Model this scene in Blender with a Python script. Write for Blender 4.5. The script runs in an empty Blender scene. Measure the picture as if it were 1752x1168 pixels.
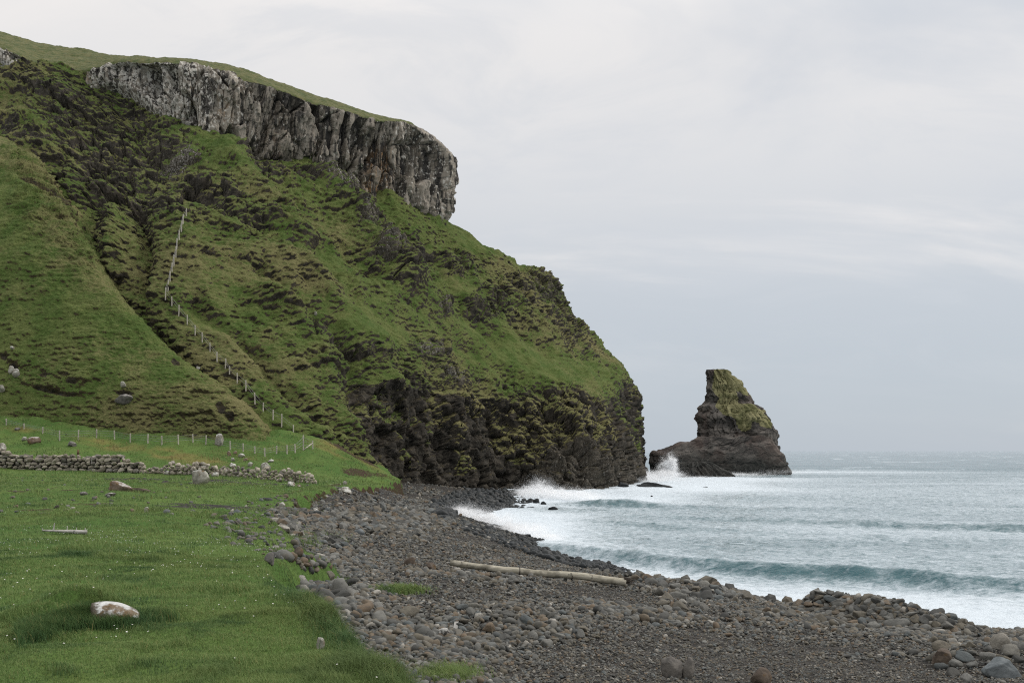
import bpy, math, random
import numpy as np
from mathutils import Vector, Matrix

random.seed(11)
R = np.random.RandomState(5)
f4 = np.float32
F, H, HZ, CX = 1700.0, 7.0, 771.0, 876.0       # focal length in photo pixels, eye height over the sea, horizon row, centre column
COL = bpy.context.scene.collection


def P(px, py, Y):                                 # point at photo pixel (px, py) and distance Y
    return ((px - CX) / F * Y, Y, H + (HZ - py) / F * Y)


def PZ(px, py, z):                                # point at photo pixel on the level z
    Y = (H - z) * F / (py - HZ)
    return ((px - CX) / F * Y, Y, z)


def proj(X, Y, Z):
    return CX + F * X / Y, HZ - F * (Z - H) / Y


# ------------------------------------------------------------------ noise
TAB = (R.rand(64, 64, 64).astype(f4) * 2 - 1).ravel()
ROT = np.array([[0.80, 0.48, -0.36], [-0.60, 0.64, -0.48], [0.0, 0.60, 0.80]], dtype=f4)


def vnoise(p):
    fl = np.floor(p)
    i = fl.astype(np.int32)
    f = (p - fl).astype(f4)
    f = f * f * f * (f * (f * 6 - 15) + 10)
    a = i & 63
    b = (i + 1) & 63
    x0, x1 = a[..., 0] << 12, b[..., 0] << 12
    y0, y1 = a[..., 1] << 6, b[..., 1] << 6
    z0, z1 = a[..., 2], b[..., 2]
    fx, fy, fz = f[..., 0], f[..., 1], f[..., 2]

    def row(x, y):
        u = TAB[x + y + z0]
        return u + (TAB[x + y + z1] - u) * fz
    c0 = row(x0, y0)
    c0 = c0 + (row(x0, y1) - c0) * fy
    c1 = row(x1, y0)
    c1 = c1 + (row(x1, y1) - c1) * fy
    return c0 + (c1 - c0) * fx


def fbm(p, scale, octv=4, seed=0, gain=0.5, ridged=False, lac=2.07, billow=False):
    """p (...,3); scale = size in metres of the largest lump (scalar or 3)."""
    q = (p / np.asarray(scale, dtype=f4)).astype(f4) + f4(seed * 7.31 + 100.0)
    s, a, t = 0, 1.0, 0.0
    for _ in range(octv):
        n = vnoise(q)
        if ridged:
            n = 1 - 2.2 * np.abs(n)
        if billow:
            n = 2.6 * np.abs(n) - 0.6
        s = s + a * n
        t += a
        a *= gain
        q = (q @ ROT) * f4(lac) + f4(17.3)
    return s / t


def cells(u, v, seed=0):
    """2-D cellular noise: value of the nearest cell, distance to the border with the next."""
    iu, iv = np.floor(u).astype(np.int32), np.floor(v).astype(np.int32)
    F1 = np.full(u.shape, 9.0, f4)
    F2 = F1.copy()
    val = np.zeros(u.shape, f4)
    for du in (-1, 0, 1):
        for dv in (-1, 0, 1):
            a, b = (iu + du), (iv + dv)
            h = ((a & 63) << 12) + ((b & 63) << 6) + seed % 60
            jx, jy = TAB[h] * 0.45 + 0.5, TAB[h + 1] * 0.45 + 0.5
            d = np.hypot(a + jx - u, b + jy - v).astype(f4)
            nearer = d < F1
            F2 = np.where(nearer, F1, np.minimum(F2, d))
            val = np.where(nearer, TAB[h + 2], val)
            F1 = np.where(nearer, d, F1)
    return val, F2 - F1


def sstep(a, b, x):
    t = np.clip((x - a) / (b - a), 0, 1)
    return t * t * (3 - 2 * t)


def spline(Pts, n, w=1.0):
    """Catmull-Rom along axis 0, n samples per segment (int or list)."""
    Pts = np.asarray(Pts, dtype=float)
    k = len(Pts)
    ext = np.concatenate([2 * Pts[:1] - Pts[1:2], Pts, 2 * Pts[-1:] - Pts[-2:-1]])
    out = []
    for s in range(k - 1):
        m = n[s] if isinstance(n, (list, tuple)) else n
        t = (np.arange(m) / m).reshape((-1,) + (1,) * (Pts.ndim - 1))
        p0, p1, p2, p3 = ext[s], ext[s + 1], ext[s + 2], ext[s + 3]
        m1, m2 = 0.5 * w * (p2 - p0), 0.5 * w * (p3 - p1)
        out.append((2 * t ** 3 - 3 * t ** 2 + 1) * p1 + (t ** 3 - 2 * t ** 2 + t) * m1 + (3 * t ** 2 - 2 * t ** 3) * p2 + (t ** 3 - t ** 2) * m2)
    out.append(Pts[-1:])
    return np.concatenate(out)


def normals(G):
    du = np.gradient(G, axis=1)
    dv = np.gradient(G, axis=0)
    n = np.cross(du, dv)
    return n / (np.linalg.norm(n, axis=-1, keepdims=True) + 1e-9)


def blur(a, k, passes=3):
    for _ in range(passes):
        for ax in (0, 1):
            p_ = np.concatenate([np.repeat(np.take(a, [0], ax), k + 1, ax), a, np.repeat(np.take(a, [-1], ax), k, ax)], ax)
            c = np.cumsum(p_, axis=ax)
            n = a.shape[ax]
            a = ((np.take(c, range(2 * k + 1, 2 * k + 1 + n), ax) - np.take(c, range(0, n), ax)) / (2 * k + 1)).astype(f4)
    return a


def facing(n):                                    # normals of a face that looks back at the camera
    return -n if n[60:140, 100:400, 1].mean() > 0 else n


def seg_dist(X, Y, line):
    """signed distance to a polyline (positive on its right), parameter 0..n-1 of the nearest point."""
    best = np.full(X.shape, 1e9)
    sgn = np.zeros(X.shape)
    par = np.zeros(X.shape)
    for k in range(len(line) - 1):
        (ax, ay), (bx, by) = line[k][:2], line[k + 1][:2]
        dx, dy = bx - ax, by - ay
        t = np.clip(((X - ax) * dx + (Y - ay) * dy) / (dx * dx + dy * dy), 0, 1)
        d = np.hypot(X - ax - t * dx, Y - ay - t * dy)
        m = d < best
        best = np.where(m, d, best)
        sgn = np.where(m, np.sign((Y - ay) * -dx + (X - ax) * dy), sgn)
        par = np.where(m, k + t, par)
    return best * np.where(sgn == 0, 1, sgn), par


def inside(X, Y, poly):
    c = np.zeros(X.shape, bool)
    n = len(poly)
    for k in range(n):
        x0, y0 = poly[k][:2]
        x1, y1 = poly[(k + 1) % n][:2]
        if y0 == y1:
            continue
        c ^= ((y0 > Y) != (y1 > Y)) & (X < (x1 - x0) * (Y - y0) / (y1 - y0) + x0)
    return c


class TPS:                                        # smooth height through scattered points
    def __init__(self, pts, reg=0.02):
        self.c = np.array([[p[0], p[1]] for p in pts])
        z = np.array([p[2] for p in pts])
        n = len(z)
        K = self.k(np.linalg.norm(self.c[:, None] - self.c[None], axis=-1)) + reg * np.eye(n)
        Q = np.hstack([np.ones((n, 1)), self.c])
        A = np.zeros((n + 3, n + 3))
        A[:n, :n], A[:n, n:], A[n:, :n] = K, Q, Q.T
        self.w = np.linalg.solve(A, np.concatenate([z, np.zeros(3)]))

    @staticmethod
    def k(r):
        return r                                   # biharmonic in 3-D: stays close to linear, hardly overshoots

    def __call__(self, X, Y):
        X, Y = np.asarray(X, float), np.asarray(Y, float)
        n = len(self.c)
        z = self.w[n] + self.w[n + 1] * X + self.w[n + 2] * Y
        for k in range(n):
            z = z + self.w[k] * self.k(np.hypot(X - self.c[k, 0], Y - self.c[k, 1]))
        return z


# ------------------------------------------------------------------ mesh helpers
def mesh_np(name, V, faces, mat, attrs=None, smooth=True, midx=None):
    """V (n,3); faces (m,k) int, all of one size k."""
    V = np.ascontiguousarray(V, dtype=f4)
    faces = np.ascontiguousarray(faces, dtype=np.int32)
    me = bpy.data.meshes.new(name)
    me.vertices.add(len(V))
    me.vertices.foreach_set('co', V.ravel())
    m, k = faces.shape
    me.loops.add(m * k)
    me.loops.foreach_set('vertex_index', faces.ravel())
    me.polygons.add(m)
    me.polygons.foreach_set('loop_start', np.arange(m, dtype=np.int32) * k)
    for mt in (mat if isinstance(mat, (list, tuple)) else [mat]):
        me.materials.append(mt)
    if midx is not None:
        me.polygons.foreach_set('material_index', np.asarray(midx, dtype=np.int32))
    me.polygons.foreach_set('use_smooth', np.full(m, smooth, dtype=bool))
    for a, v in (attrs or {}).items():
        v = np.ascontiguousarray(v, dtype=f4)
        if v.ndim == 2:
            at = me.attributes.new(a, 'FLOAT_COLOR', 'POINT')
            at.data.foreach_set('color', np.hstack([v, np.ones((len(v), 1), f4)]).ravel() if v.shape[1] == 3 else v.ravel())
        else:
            me.attributes.new(a, 'FLOAT', 'POINT').data.foreach_set('value', v)
    me.update(calc_edges=True)
    return me


def link(name, me, parent=None, loc=None):
    o = bpy.data.objects.new(name, me)
    COL.objects.link(o)
    if parent is not None:
        o.parent = parent
    if loc is not None:
        o.location = loc
    return o


def quads(nv, nu, flip=False, wrap=False):
    i = np.arange(nv * nu).reshape(nv, nu)
    if wrap:
        i = np.concatenate([i, i[:, :1]], axis=1)
    q = np.stack([i[:-1, :-1], i[:-1, 1:], i[1:, 1:], i[1:, :-1]], axis=-1).reshape(-1, 4)
    return q[:, ::-1] if flip else q


def grid_obj(name, G, mat, attrs=None, flip=False, wrap=False, keep=None):
    nv, nu = G.shape[:2]
    q = quads(nv, nu, flip, wrap)
    if keep is not None:
        q = q[keep.ravel()[q].any(axis=1)]
    me = mesh_np(name, G.reshape(-1, 3), q, mat, {k: v.ravel() if v.ndim == 2 else v.reshape(-1, v.shape[-1]) for k, v in (attrs or {}).items()})
    return link(name, me)


def tag(o, label=None, cat=None, group=None, kind=None):
    if label:
        o['label'] = label
    if cat:
        o['category'] = cat
    if group:
        o['group'] = group
    if kind:
        o['kind'] = kind
    return o


def ico(sub):
    import bmesh
    bm = bmesh.new()
    bmesh.ops.create_icosphere(bm, subdivisions=sub, radius=1)
    V = np.array([v.co[:] for v in bm.verts], dtype=f4)
    Fc = np.array([[v.index for v in f.verts] for f in bm.faces], dtype=np.int32)
    bm.free()
    return V, Fc


ICO = {k: ico(k) for k in (1, 2, 3, 4, 5)}


def pebble(sub, seed, facets=4, rough=0.12, boxy=0.0):
    """a unit stone: lumpy sphere with a few worn flat faces"""
    V, Fc = ICO[sub]
    r = np.random.RandomState(seed)
    V = V.copy()
    if boxy:
        V = np.sign(V) * np.abs(V) ** (1 - boxy)
        V /= np.abs(V).max()
    for _ in range(facets):
        n = r.randn(3)
        n /= np.linalg.norm(n)
        c = r.uniform(0.55, 0.8)
        d = V @ n - c
        V = V - np.outer(np.where(d > 0, d * 0.85, 0), n)
    V = V * (1 + rough * fbm(V + seed * 3.1, 0.9, 3, seed)[:, None] * 1.6)
    return V.astype(f4), Fc


def rotmats(n, r, tilt=0.5):
    a, b, c = r.uniform(0, 2 * np.pi, n), r.normal(0, tilt, n), r.normal(0, tilt, n)
    ca, sa, cb, sb, cc, sc = np.cos(a), np.sin(a), np.cos(b), np.sin(b), np.cos(c), np.sin(c)
    z, o = np.zeros(n), np.ones(n)
    Rz = np.stack([ca, -sa, z, sa, ca, z, z, z, o], -1).reshape(n, 3, 3)
    Rx = np.stack([o, z, z, z, cb, -sb, z, sb, cb], -1).reshape(n, 3, 3)
    Ry = np.stack([cc, z, sc, z, o, z, -sc, z, cc], -1).reshape(n, 3, 3)
    return Rx @ Ry @ Rz


def scatter_mesh(name, pos, size, mat, sub=1, seed=0, flat=(0.35, 0.8), tilt=0.45, variants=14, rough=0.16, facets=3, boxy=0.0, cols=None, wet=None, smooth=True):
    """many small stones in one mesh: pos (n,3), size (n,)"""
    r = np.random.RandomState(seed)
    n = len(pos)
    base = np.stack([pebble(sub, 50 + seed * 31 + k, facets, rough, boxy)[0] for k in range(variants)])
    Fc = ICO[sub][1]
    S = np.stack([size * r.uniform(0.8, 1.25, n), size * r.uniform(0.65, 0.95, n), size * r.uniform(flat[0], flat[1], n)], -1)
    M = rotmats(n, r, tilt)
    V = base[r.randint(0, variants, n)] * S[:, None, :]
    V = np.einsum('nij,nkj->nki', M, V) + pos[:, None, :]
    nv = V.shape[1]
    faces = (Fc[None] + (np.arange(n) * nv)[:, None, None]).reshape(-1, 3)
    at = {'rnd': np.repeat(r.rand(n), nv), 'rnd2': np.repeat(r.rand(n), nv), 'wet': np.repeat(wet if wet is not None else np.zeros(n), nv)}
    return mesh_np(name, V.reshape(-1, 3), faces, mat, at, smooth)


# ------------------------------------------------------------------ material helpers
class NT:
    def __init__(self, name, displacement=False):
        self.m = bpy.data.materials.new(name)
        self.m.use_nodes = True
        self.t = self.m.node_tree
        self.t.nodes.clear()
        self.out = self.t.nodes.new('ShaderNodeOutputMaterial')

    def n(self, typ, ins=None, **props):
        nd = self.t.nodes.new('ShaderNode' + typ)
        for k, v in props.items():
            setattr(nd, k, v)
        for k, v in (ins or {}).items():
            self.put(nd.inputs[k], v)
        return nd

    def put(self, sock, v):
        if isinstance(v, bpy.types.NodeSocket):
            self.t.links.new(v, sock)
        elif isinstance(v, bpy.types.Node):
            self.t.links.new(v.outputs[0], sock)
        else:
            if isinstance(v, (tuple, list)) and len(v) == 3 and sock.type == 'RGBA':
                v = (*v, 1)
            sock.default_value = v

    def attr(self, name, color=False, typ='GEOMETRY'):
        a = self.n('Attribute', attribute_name=name, attribute_type=typ)
        return a.outputs['Color' if color else 'Fac']

    def math(self, op, a, b=0.0, clamp=False):
        return self.n('Math', {0: a, 1: b}, operation=op, use_clamp=clamp).outputs[0]

    def mix(self, fac, a, b, blend='MIX'):
        nd = self.n('Mix', data_type='RGBA', blend_type=blend)
        self.put(nd.inputs['Factor'], fac)
        self.put(nd.inputs[6], a)
        self.put(nd.inputs[7], b)
        return nd.outputs[2]

    def ramp(self, fac, a, b, lo=0.0, hi=1.0):
        nd = self.n('MapRange', {0: fac, 1: a, 2: b, 3: lo, 4: hi}, interpolation_type='SMOOTHSTEP')
        return nd.outputs[0]

    def noise(self, scale, detail=3.0, rough=0.55, vec=None, stretch=None, seed=0.0, dist=0.0):
        if vec is None:
            vec = self.obj
        if stretch is not None or seed:
            mp = self.n('Mapping', {0: vec, 1: (seed, seed * 1.7, -seed), 3: stretch or (1, 1, 1)})
            vec = mp.outputs[0]
        return self.n('TexNoise', {'Vector': vec, 'Scale': scale, 'Detail': detail, 'Roughness': rough, 'Distortion': dist}).outputs[0]

    @property
    def obj(self):
        if not hasattr(self, '_o'):
            self._o = self.n('NewGeometry').outputs['Position']
        return self._o

    @property
    def local(self):
        if not hasattr(self, '_l'):
            self._l = self.n('TexCoord').outputs['Object']
        return self._l

    def bump(self, h, strength=0.5, dist=0.1, normal=None):
        ins = {'Height': h, 'Strength': strength, 'Distance': dist}
        if normal is not None:
            ins['Normal'] = normal
        return self.n('Bump', ins).outputs[0]

    def done(self, color, rough=0.9, normal=None, spec=0.25, **kw):
        b = self.n('BsdfPrincipled', {'Base Color': color, 'Roughness': rough, 'Specular IOR Level': spec, **kw})
        if normal is not None:
            self.put(b.inputs['Normal'], normal)
        self.t.links.new(b.outputs[0], self.out.inputs[0])
        return self.m


def mat_simple(name, a, b, scale=6, rough=0.85, local=True, bump=0.3, spec=0.2):
    m = NT(name)
    v = m.local if local else m.obj
    n1 = m.noise(scale, 4, 0.6, vec=v)
    return m.done(m.mix(m.ramp(n1, 0.35, 0.65), a, b), rough, m.bump(n1, bump, 0.02), spec)


def rock_colours(m, pale, mid, dark, streak=0.0):
    """shared basalt colouring; streak > 0 adds tall stains"""
    n1 = m.noise(0.35, 5, 0.62)
    n2 = m.noise(1.6, 5, 0.65, seed=3.0)
    c = m.mix(m.ramp(n1, 0.36, 0.66), dark, mid)
    c = m.mix(m.ramp(n2, 0.5, 0.72), c, pale)
    return c


def mat_hill():
    m = NT('hillside_turf_and_rock')
    rock, dry, lich = m.attr('rock'), m.attr('dry'), m.attr('lichen')
    n0 = m.noise(0.045, 3, 0.5)
    n1 = m.noise(0.25, 5, 0.6, seed=1.0)
    n2 = m.noise(1.7, 4, 0.65, seed=2.0, stretch=(1, 1, 2.2))
    n3 = m.noise(5.0, 3, 0.7, seed=4.0, stretch=(1, 1, 2.0))
    g = m.mix(m.ramp(n1, 0.35, 0.65), (0.070, 0.110, 0.026), (0.118, 0.142, 0.044))
    dryf = m.math('ADD', dry, m.math('MULTIPLY', m.math('SUBTRACT', n1, 0.5), 0.9))
    dryf = m.math('ADD', dryf, m.math('MULTIPLY', m.math('SUBTRACT', n2, 0.5), 1.4))
    g = m.mix(m.ramp(dryf, 0.25, 0.85), g, (0.172, 0.158, 0.070))
    g = m.mix(m.ramp(n3, 0.50, 0.68, 0, 0.75), g, (0.028, 0.038, 0.010))
    g = m.mix(m.ramp(n2, 0.54, 0.70, 0, 0.6), g, (0.140, 0.152, 0.055))
    r1 = m.noise(0.5, 5, 0.65, seed=6.0)
    r2 = m.noise(2.6, 5, 0.7, seed=7.0, stretch=(1, 1, 0.6))
    rc = m.mix(m.ramp(r1, 0.35, 0.7), (0.016, 0.0145, 0.012), (0.066, 0.057, 0.044))
    rc = m.mix(m.math('MULTIPLY', lich, 0.75), rc, m.mix(m.ramp(r2, 0.4, 0.62), (0.085, 0.075, 0.058), (0.245, 0.22, 0.172)))
    rc = m.mix(m.ramp(r2, 0.5, 0.75, 0, 0.7), rc, (0.115, 0.105, 0.085))
    lf = m.math('ADD', m.math('MULTIPLY', lich, 0.36), m.math('MULTIPLY', m.math('SUBTRACT', m.noise(3.4, 4, 0.7, seed=5.5), 0.5), 1.5))
    rc = m.mix(m.ramp(lf, 0.24, 0.38), rc, (0.36, 0.34, 0.31))
    soil = m.mix(m.ramp(n3, 0.4, 0.7), (0.046, 0.037, 0.020), (0.100, 0.086, 0.040))
    rf = m.math('ADD', rock, m.math('MULTIPLY', m.math('SUBTRACT', n2, 0.5), 0.55))
    rf = m.math('ADD', rf, m.math('MULTIPLY', m.math('SUBTRACT', n3, 0.5), 0.35))
    c = m.mix(m.ramp(rf, 0.34, 0.5), g, soil)
    c = m.mix(m.ramp(rf, 0.52, 0.66), c, rc)
    h = m.math('ADD', m.math('MULTIPLY', n2, 0.6), m.math('MULTIPLY', n3, 0.4))
    h = m.math('ADD', h, m.math('MULTIPLY', m.noise(12.0, 2, 0.6), 0.15))
    rough = m.ramp(rf, 0.5, 0.7, 0.95, 0.75)
    return m.done(c, rough, m.bump(h, 0.9, 0.5), 0.12)


def mat_crag():
    m = NT('lichen_spotted_basalt')
    grass, ochre = m.attr('grass'), m.attr('ochre')
    pale = m.attr('pale')
    n1 = m.noise(0.16, 5, 0.6)
    st = m.noise(0.55, 5, 0.62, seed=2.0, stretch=(1, 1, 0.16))
    st2 = m.noise(1.3, 4, 0.65, seed=9.0, stretch=(1, 1, 0.14))
    sp = m.noise(1.3, 5, 0.66, seed=5.0)
    c = m.mix(m.ramp(n1, 0.40, 0.60), (0.110, 0.095, 0.075), (0.255, 0.228, 0.188))
    big = m.noise(0.30, 4, 0.6, seed=12.0, stretch=(1, 1, 0.35))
    c = m.mix(m.ramp(m.math('ADD', big, m.math('MULTIPLY', pale, 0.06)), 0.52, 0.62, 0, 0.65), c, (0.27, 0.245, 0.205))
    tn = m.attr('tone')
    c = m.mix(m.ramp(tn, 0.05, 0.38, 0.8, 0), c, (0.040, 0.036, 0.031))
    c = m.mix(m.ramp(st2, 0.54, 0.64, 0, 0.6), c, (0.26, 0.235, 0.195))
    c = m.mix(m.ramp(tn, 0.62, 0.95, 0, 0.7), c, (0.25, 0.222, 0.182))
    c = m.mix(m.ramp(st, 0.515, 0.57, 0, 0.9), c, (0.032, 0.030, 0.028))
    c = m.mix(m.math('MULTIPLY', m.ramp(st2, 0.45, 0.66), m.math('MULTIPLY', ochre, 0.65)), c, (0.30, 0.16, 0.055))
    lf = m.math('ADD', m.math('MULTIPLY', pale, 0.11), m.math('ADD', m.math('MULTIPLY', sp, 0.65), m.math('MULTIPLY', st2, 0.35)))
    c = m.mix(m.ramp(lf, 0.57, 0.62, 0, 0.85), c, (0.50, 0.475, 0.42))
    g1 = m.noise(0.6, 4, 0.6)
    g = m.mix(m.ramp(g1, 0.35, 0.65), (0.062, 0.080, 0.026), (0.125, 0.122, 0.052))
    g = m.mix(m.ramp(m.noise(2.6, 4, 0.7, seed=14.0, stretch=(1, 1, 2)), 0.52, 0.68, 0, 0.65), g, (0.045, 0.052, 0.022))
    gf = m.math('ADD', grass, m.math('MULTIPLY', m.math('SUBTRACT', sp, 0.5), 0.5))
    c = m.mix(m.ramp(gf, 0.42, 0.58), c, g)
    h = m.math('ADD', m.math('MULTIPLY', st2, 0.5), m.math('MULTIPLY', sp, 0.5))
    return m.done(c, 0.9, m.bump(h, 0.8, 0.5), 0.15)


def mat_stack(grassy):
    m = NT('stack_grass' if grassy else 'stack_basalt')
    if grassy:
        n1, n2 = m.noise(0.25, 4, 0.6), m.noise(1.4, 4, 0.7)
        c = m.mix(m.ramp(n1, 0.35, 0.65), (0.165, 0.162, 0.076), (0.27, 0.25, 0.135))
        c = m.mix(m.ramp(n2, 0.5, 0.75, 0, 0.5), c, (0.05, 0.055, 0.02))
        return m.done(c, 0.95, m.bump(n2, 0.8, 0.5), 0.1)
    band = m.noise(0.35, 4, 0.6, stretch=(0.5, 0.5, 1.3))
    n2 = m.noise(0.9, 5, 0.7, seed=3.0)
    low = m.attr('low')
    c = m.mix(m.ramp(band, 0.38, 0.64), (0.050, 0.046, 0.042), (0.152, 0.137, 0.121))
    c = m.mix(m.ramp(m.noise(0.12, 3, 0.5, seed=8.0), 0.5, 0.65, 0, 0.35), c, (0.115, 0.072, 0.056))
    c = m.mix(m.ramp(n2, 0.52, 0.72, 0, 0.6), c, (0.155, 0.14, 0.12))
    c = m.mix(m.math('MULTIPLY', low, 0.8), c, m.mix(m.ramp(n2, 0.4, 0.7), (0.022, 0.024, 0.022), (0.075, 0.075, 0.066)))
    return m.done(c, 0.85, m.bump(n2, 0.9, 0.6), 0.2)


def mat_turf_ground():
    m = NT('meadow_turf')
    n1, n2, n3 = m.noise(0.22, 4, 0.55), m.noise(2.2, 4, 0.6, seed=2.0), m.noise(14, 3, 0.65, seed=5.0)
    c = m.mix(m.ramp(n1, 0.35, 0.65), (0.062, 0.118, 0.028), (0.098, 0.150, 0.040))
    c = m.mix(m.ramp(n2, 0.48, 0.75, 0, 0.6), c, (0.095, 0.120, 0.030))
    c = m.mix(m.ramp(n3, 0.45, 0.7, 0, 0.55), c, (0.018, 0.040, 0.008))
    rk = m.math('ADD', m.attr('rock'), m.math('MULTIPLY', m.math('SUBTRACT', n2, 0.5), 0.6))
    c = m.mix(m.ramp(m.attr('dry'), 0.3, 0.9, 0, 0.85), c, (0.17, 0.145, 0.05))
    c = m.mix(m.ramp(rk, 0.4, 0.6), c, m.mix(m.ramp(n3, 0.4, 0.65), (0.028, 0.019, 0.012), (0.075, 0.052, 0.035)))
    h = m.math('ADD', m.math('MULTIPLY', n2, 0.5), m.math('MULTIPLY', n3, 0.5))
    return m.done(c, 0.95, m.bump(h, 0.7, 0.12), 0.1)


def mat_blade(name='grass_blades', a=(0.105, 0.185, 0.056), b=(0.235, 0.295, 0.115)):
    m = NT(name)
    rnd, tip = m.attr('rnd'), m.attr('tip')
    c = m.mix(rnd, a, b)
    c = m.mix(m.ramp(rnd, 0.93, 0.99), c, (0.28, 0.24, 0.10))
    c = m.mix(m.math('MULTIPLY', tip, 0.25), c, (0.16, 0.20, 0.05))
    n1 = m.noise(0.3, 3, 0.5)
    n5 = m.noise(1.1, 3, 0.55, seed=3.0)
    c = m.mix(m.ramp(n5, 0.46, 0.66, 0, 0.75), c, (0.034, 0.084, 0.034))
    c = m.mix(m.ramp(n1, 0.42, 0.66, 0, 0.5), c, (0.165, 0.205, 0.068))
    c = m.mix(m.ramp(m.math('ADD', m.attr('dry'), m.math('MULTIPLY', rnd, 0.3)), 0.3, 0.9, 0, 0.85), c, (0.26, 0.215, 0.095))
    d = m.n('BsdfPrincipled', {'Base Color': c, 'Roughness': 0.7, 'Specular IOR Level': 0.15})
    t = m.n('BsdfTranslucent', {'Color': c})
    mx = m.n('MixShader', {0: 0.3, 1: d.outputs[0], 2: t.outputs[0]})
    m.t.links.new(mx.outputs[0], m.out.inputs[0])
    return m.m


def mat_shingle(name='beach_stone', objrand=False):
    m = NT(name)
    if objrand:
        oi = m.n('ObjectInfo')
        rnd = oi.outputs['Random']
        rnd2 = m.math('FRACT', m.math('MULTIPLY', rnd, 17.31))
        vec = m.local
        wet = 0.0
        vec = m.n('VectorMath', {0: vec, 1: m.n('CombineXYZ', {0: m.math('MULTIPLY', rnd, 50.0)}).outputs[0]}, operation='ADD').outputs[0]
        wet = m.attr('wet', typ='OBJECT')
    else:
        rnd, rnd2, wet, vec = m.attr('rnd'), m.attr('rnd2'), m.attr('wet'), m.obj
    c = m.mix(rnd, (0.036, 0.037, 0.034), (0.170, 0.168, 0.151))
    c = m.mix(m.ramp(rnd2, 0.50, 0.80, 0, 0.7), c, (0.125, 0.108, 0.076))
    c = m.mix(m.ramp(rnd2, 0.86, 0.98, 0, 0.7), c, (0.145, 0.102, 0.064))
    c = m.mix(m.ramp(rnd2, 0.18, 0.02, 0, 0.7), c, (0.098, 0.114, 0.116))
    c = m.mix(m.ramp(rnd, 0.95, 0.99, 0, 0.8), c, (0.33, 0.31, 0.27))
    k = 3.0 if objrand else 9.0
    n1, n2 = m.noise(k, 4, 0.6, vec=vec), m.noise(k * 5, 3, 0.7, vec=vec)
    c = m.mix(m.ramp(n1, 0.40, 0.70, 0, 0.45), c, (0.045, 0.043, 0.040))
    c = m.mix(m.ramp(n2, 0.60, 0.76, 0, 0.4), c, (0.22, 0.205, 0.18))
    c = m.mix(m.math('MULTIPLY', wet, 0.9), c, m.mix(rnd2, (0.007, 0.010, 0.012), (0.022, 0.027, 0.030)))
    rough = m.n('MapRange', {0: wet, 3: 0.82, 4: 0.42}).outputs[0]
    spec = m.n('MapRange', {0: wet, 3: 0.3, 4: 0.14}).outputs[0]
    h = m.math('ADD', n1, m.math('MULTIPLY', n2, 0.4))
    return m.done(c, rough, m.bump(h, 0.5, 0.02 if not objrand else 0.05), spec)


def mat_beach():
    m = NT('shingle_ground')
    wet = m.attr('wet')
    v = m.n('TexVoronoi', {'Vector': m.obj, 'Scale': 7.0}, feature='F1')
    v2 = m.n('TexVoronoi', {'Vector': m.obj, 'Scale': 18.0}, feature='F1')
    c = m.mix(m.ramp(m.n('SeparateColor', {0: v.outputs['Color']}).outputs[0], 0.1, 0.9), (0.016, 0.015, 0.014), (0.060, 0.056, 0.050))  # ground coloured dark to paint in shade between the stones
    c = m.mix(m.ramp(m.n('SeparateColor', {0: v2.outputs['Color']}).outputs[0], 0.3, 0.9, 0, 0.4), c, (0.06, 0.052, 0.042))
    c = m.mix(m.math('MULTIPLY', wet, 0.85), c, (0.009, 0.011, 0.012))
    h = m.math('ADD', m.math('MULTIPLY', v.outputs[0], -0.7), m.math('MULTIPLY', v2.outputs[0], -0.3))
    rough = m.n('MapRange', {0: wet, 3: 0.85, 4: 0.5}).outputs[0]
    return m.done(c, rough, m.bump(h, 0.9, 0.15), 0.15)


def mat_boulder(name, a, b, lichen=(0.55, 0.54, 0.50), lich=0.5, moss=0.0, k=2.2, wet=0.0):
    m = NT(name)
    n1, n2 = m.noise(k, 5, 0.62, vec=m.local), m.noise(k * 4.5, 4, 0.7, vec=m.local, seed=4.0)
    up = m.n('SeparateXYZ', {0: m.n('NewGeometry').outputs['Normal']}).outputs[2]
    c = m.mix(m.ramp(n1, 0.36, 0.66), a, b)
    c = m.mix(m.ramp(n2, 0.48, 0.72, 0, 0.5), c, tuple(x * 0.35 for x in a))
    if lich:
        lf = m.math('ADD', m.math('MULTIPLY', up, 0.34), m.math('MULTIPLY', n1, 0.8))
        lf = m.math('ADD', lf, m.math('MULTIPLY', m.math('SUBTRACT', n2, 0.5), 0.4))
        e = 0.86 - 0.5 * lich
        c = m.mix(m.ramp(lf, e - 0.03, e + 0.10), c, m.mix(m.ramp(n2, 0.4, 0.65), tuple(x * 0.72 for x in lichen), lichen))
    if moss:
        mf = m.noise(k * 1.4, 4, 0.6, vec=m.local, seed=8.0)
        c = m.mix(m.ramp(mf, 0.62 - 0.2 * moss, 0.70 - 0.2 * moss, 0, 0.85), c, (0.125, 0.078, 0.034))
    h = m.math('ADD', n1, m.math('MULTIPLY', n2, 0.5))
    return m.done(c, 0.85 - 0.6 * wet, m.bump(h, 0.6, 0.06), 0.25 - 0.15 * wet)


def mat_wood(name, a, b, along='x'):
    m = NT(name)
    st = (0.12, 1.6, 1.6) if along == 'x' else (1.6, 1.6, 0.12)
    n1 = m.noise(14, 4, 0.65, vec=m.local, stretch=st)
    n2 = m.noise(1.3, 4, 0.6, vec=m.local, seed=3.0)
    c = m.mix(m.ramp(n1, 0.35, 0.68), a, b)
    c = m.mix(m.ramp(n2, 0.48, 0.62, 0, 0.75), c, tuple(x * 0.45 for x in a))
    c = m.mix(m.ramp(m.noise(5.0, 3, 0.6, vec=m.local, seed=6.0), 0.60, 0.68, 0, 0.8), c, tuple(x * 0.22 for x in a))
    return m.done(c, 0.85, m.bump(n1, 0.5, 0.02), 0.2)


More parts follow.
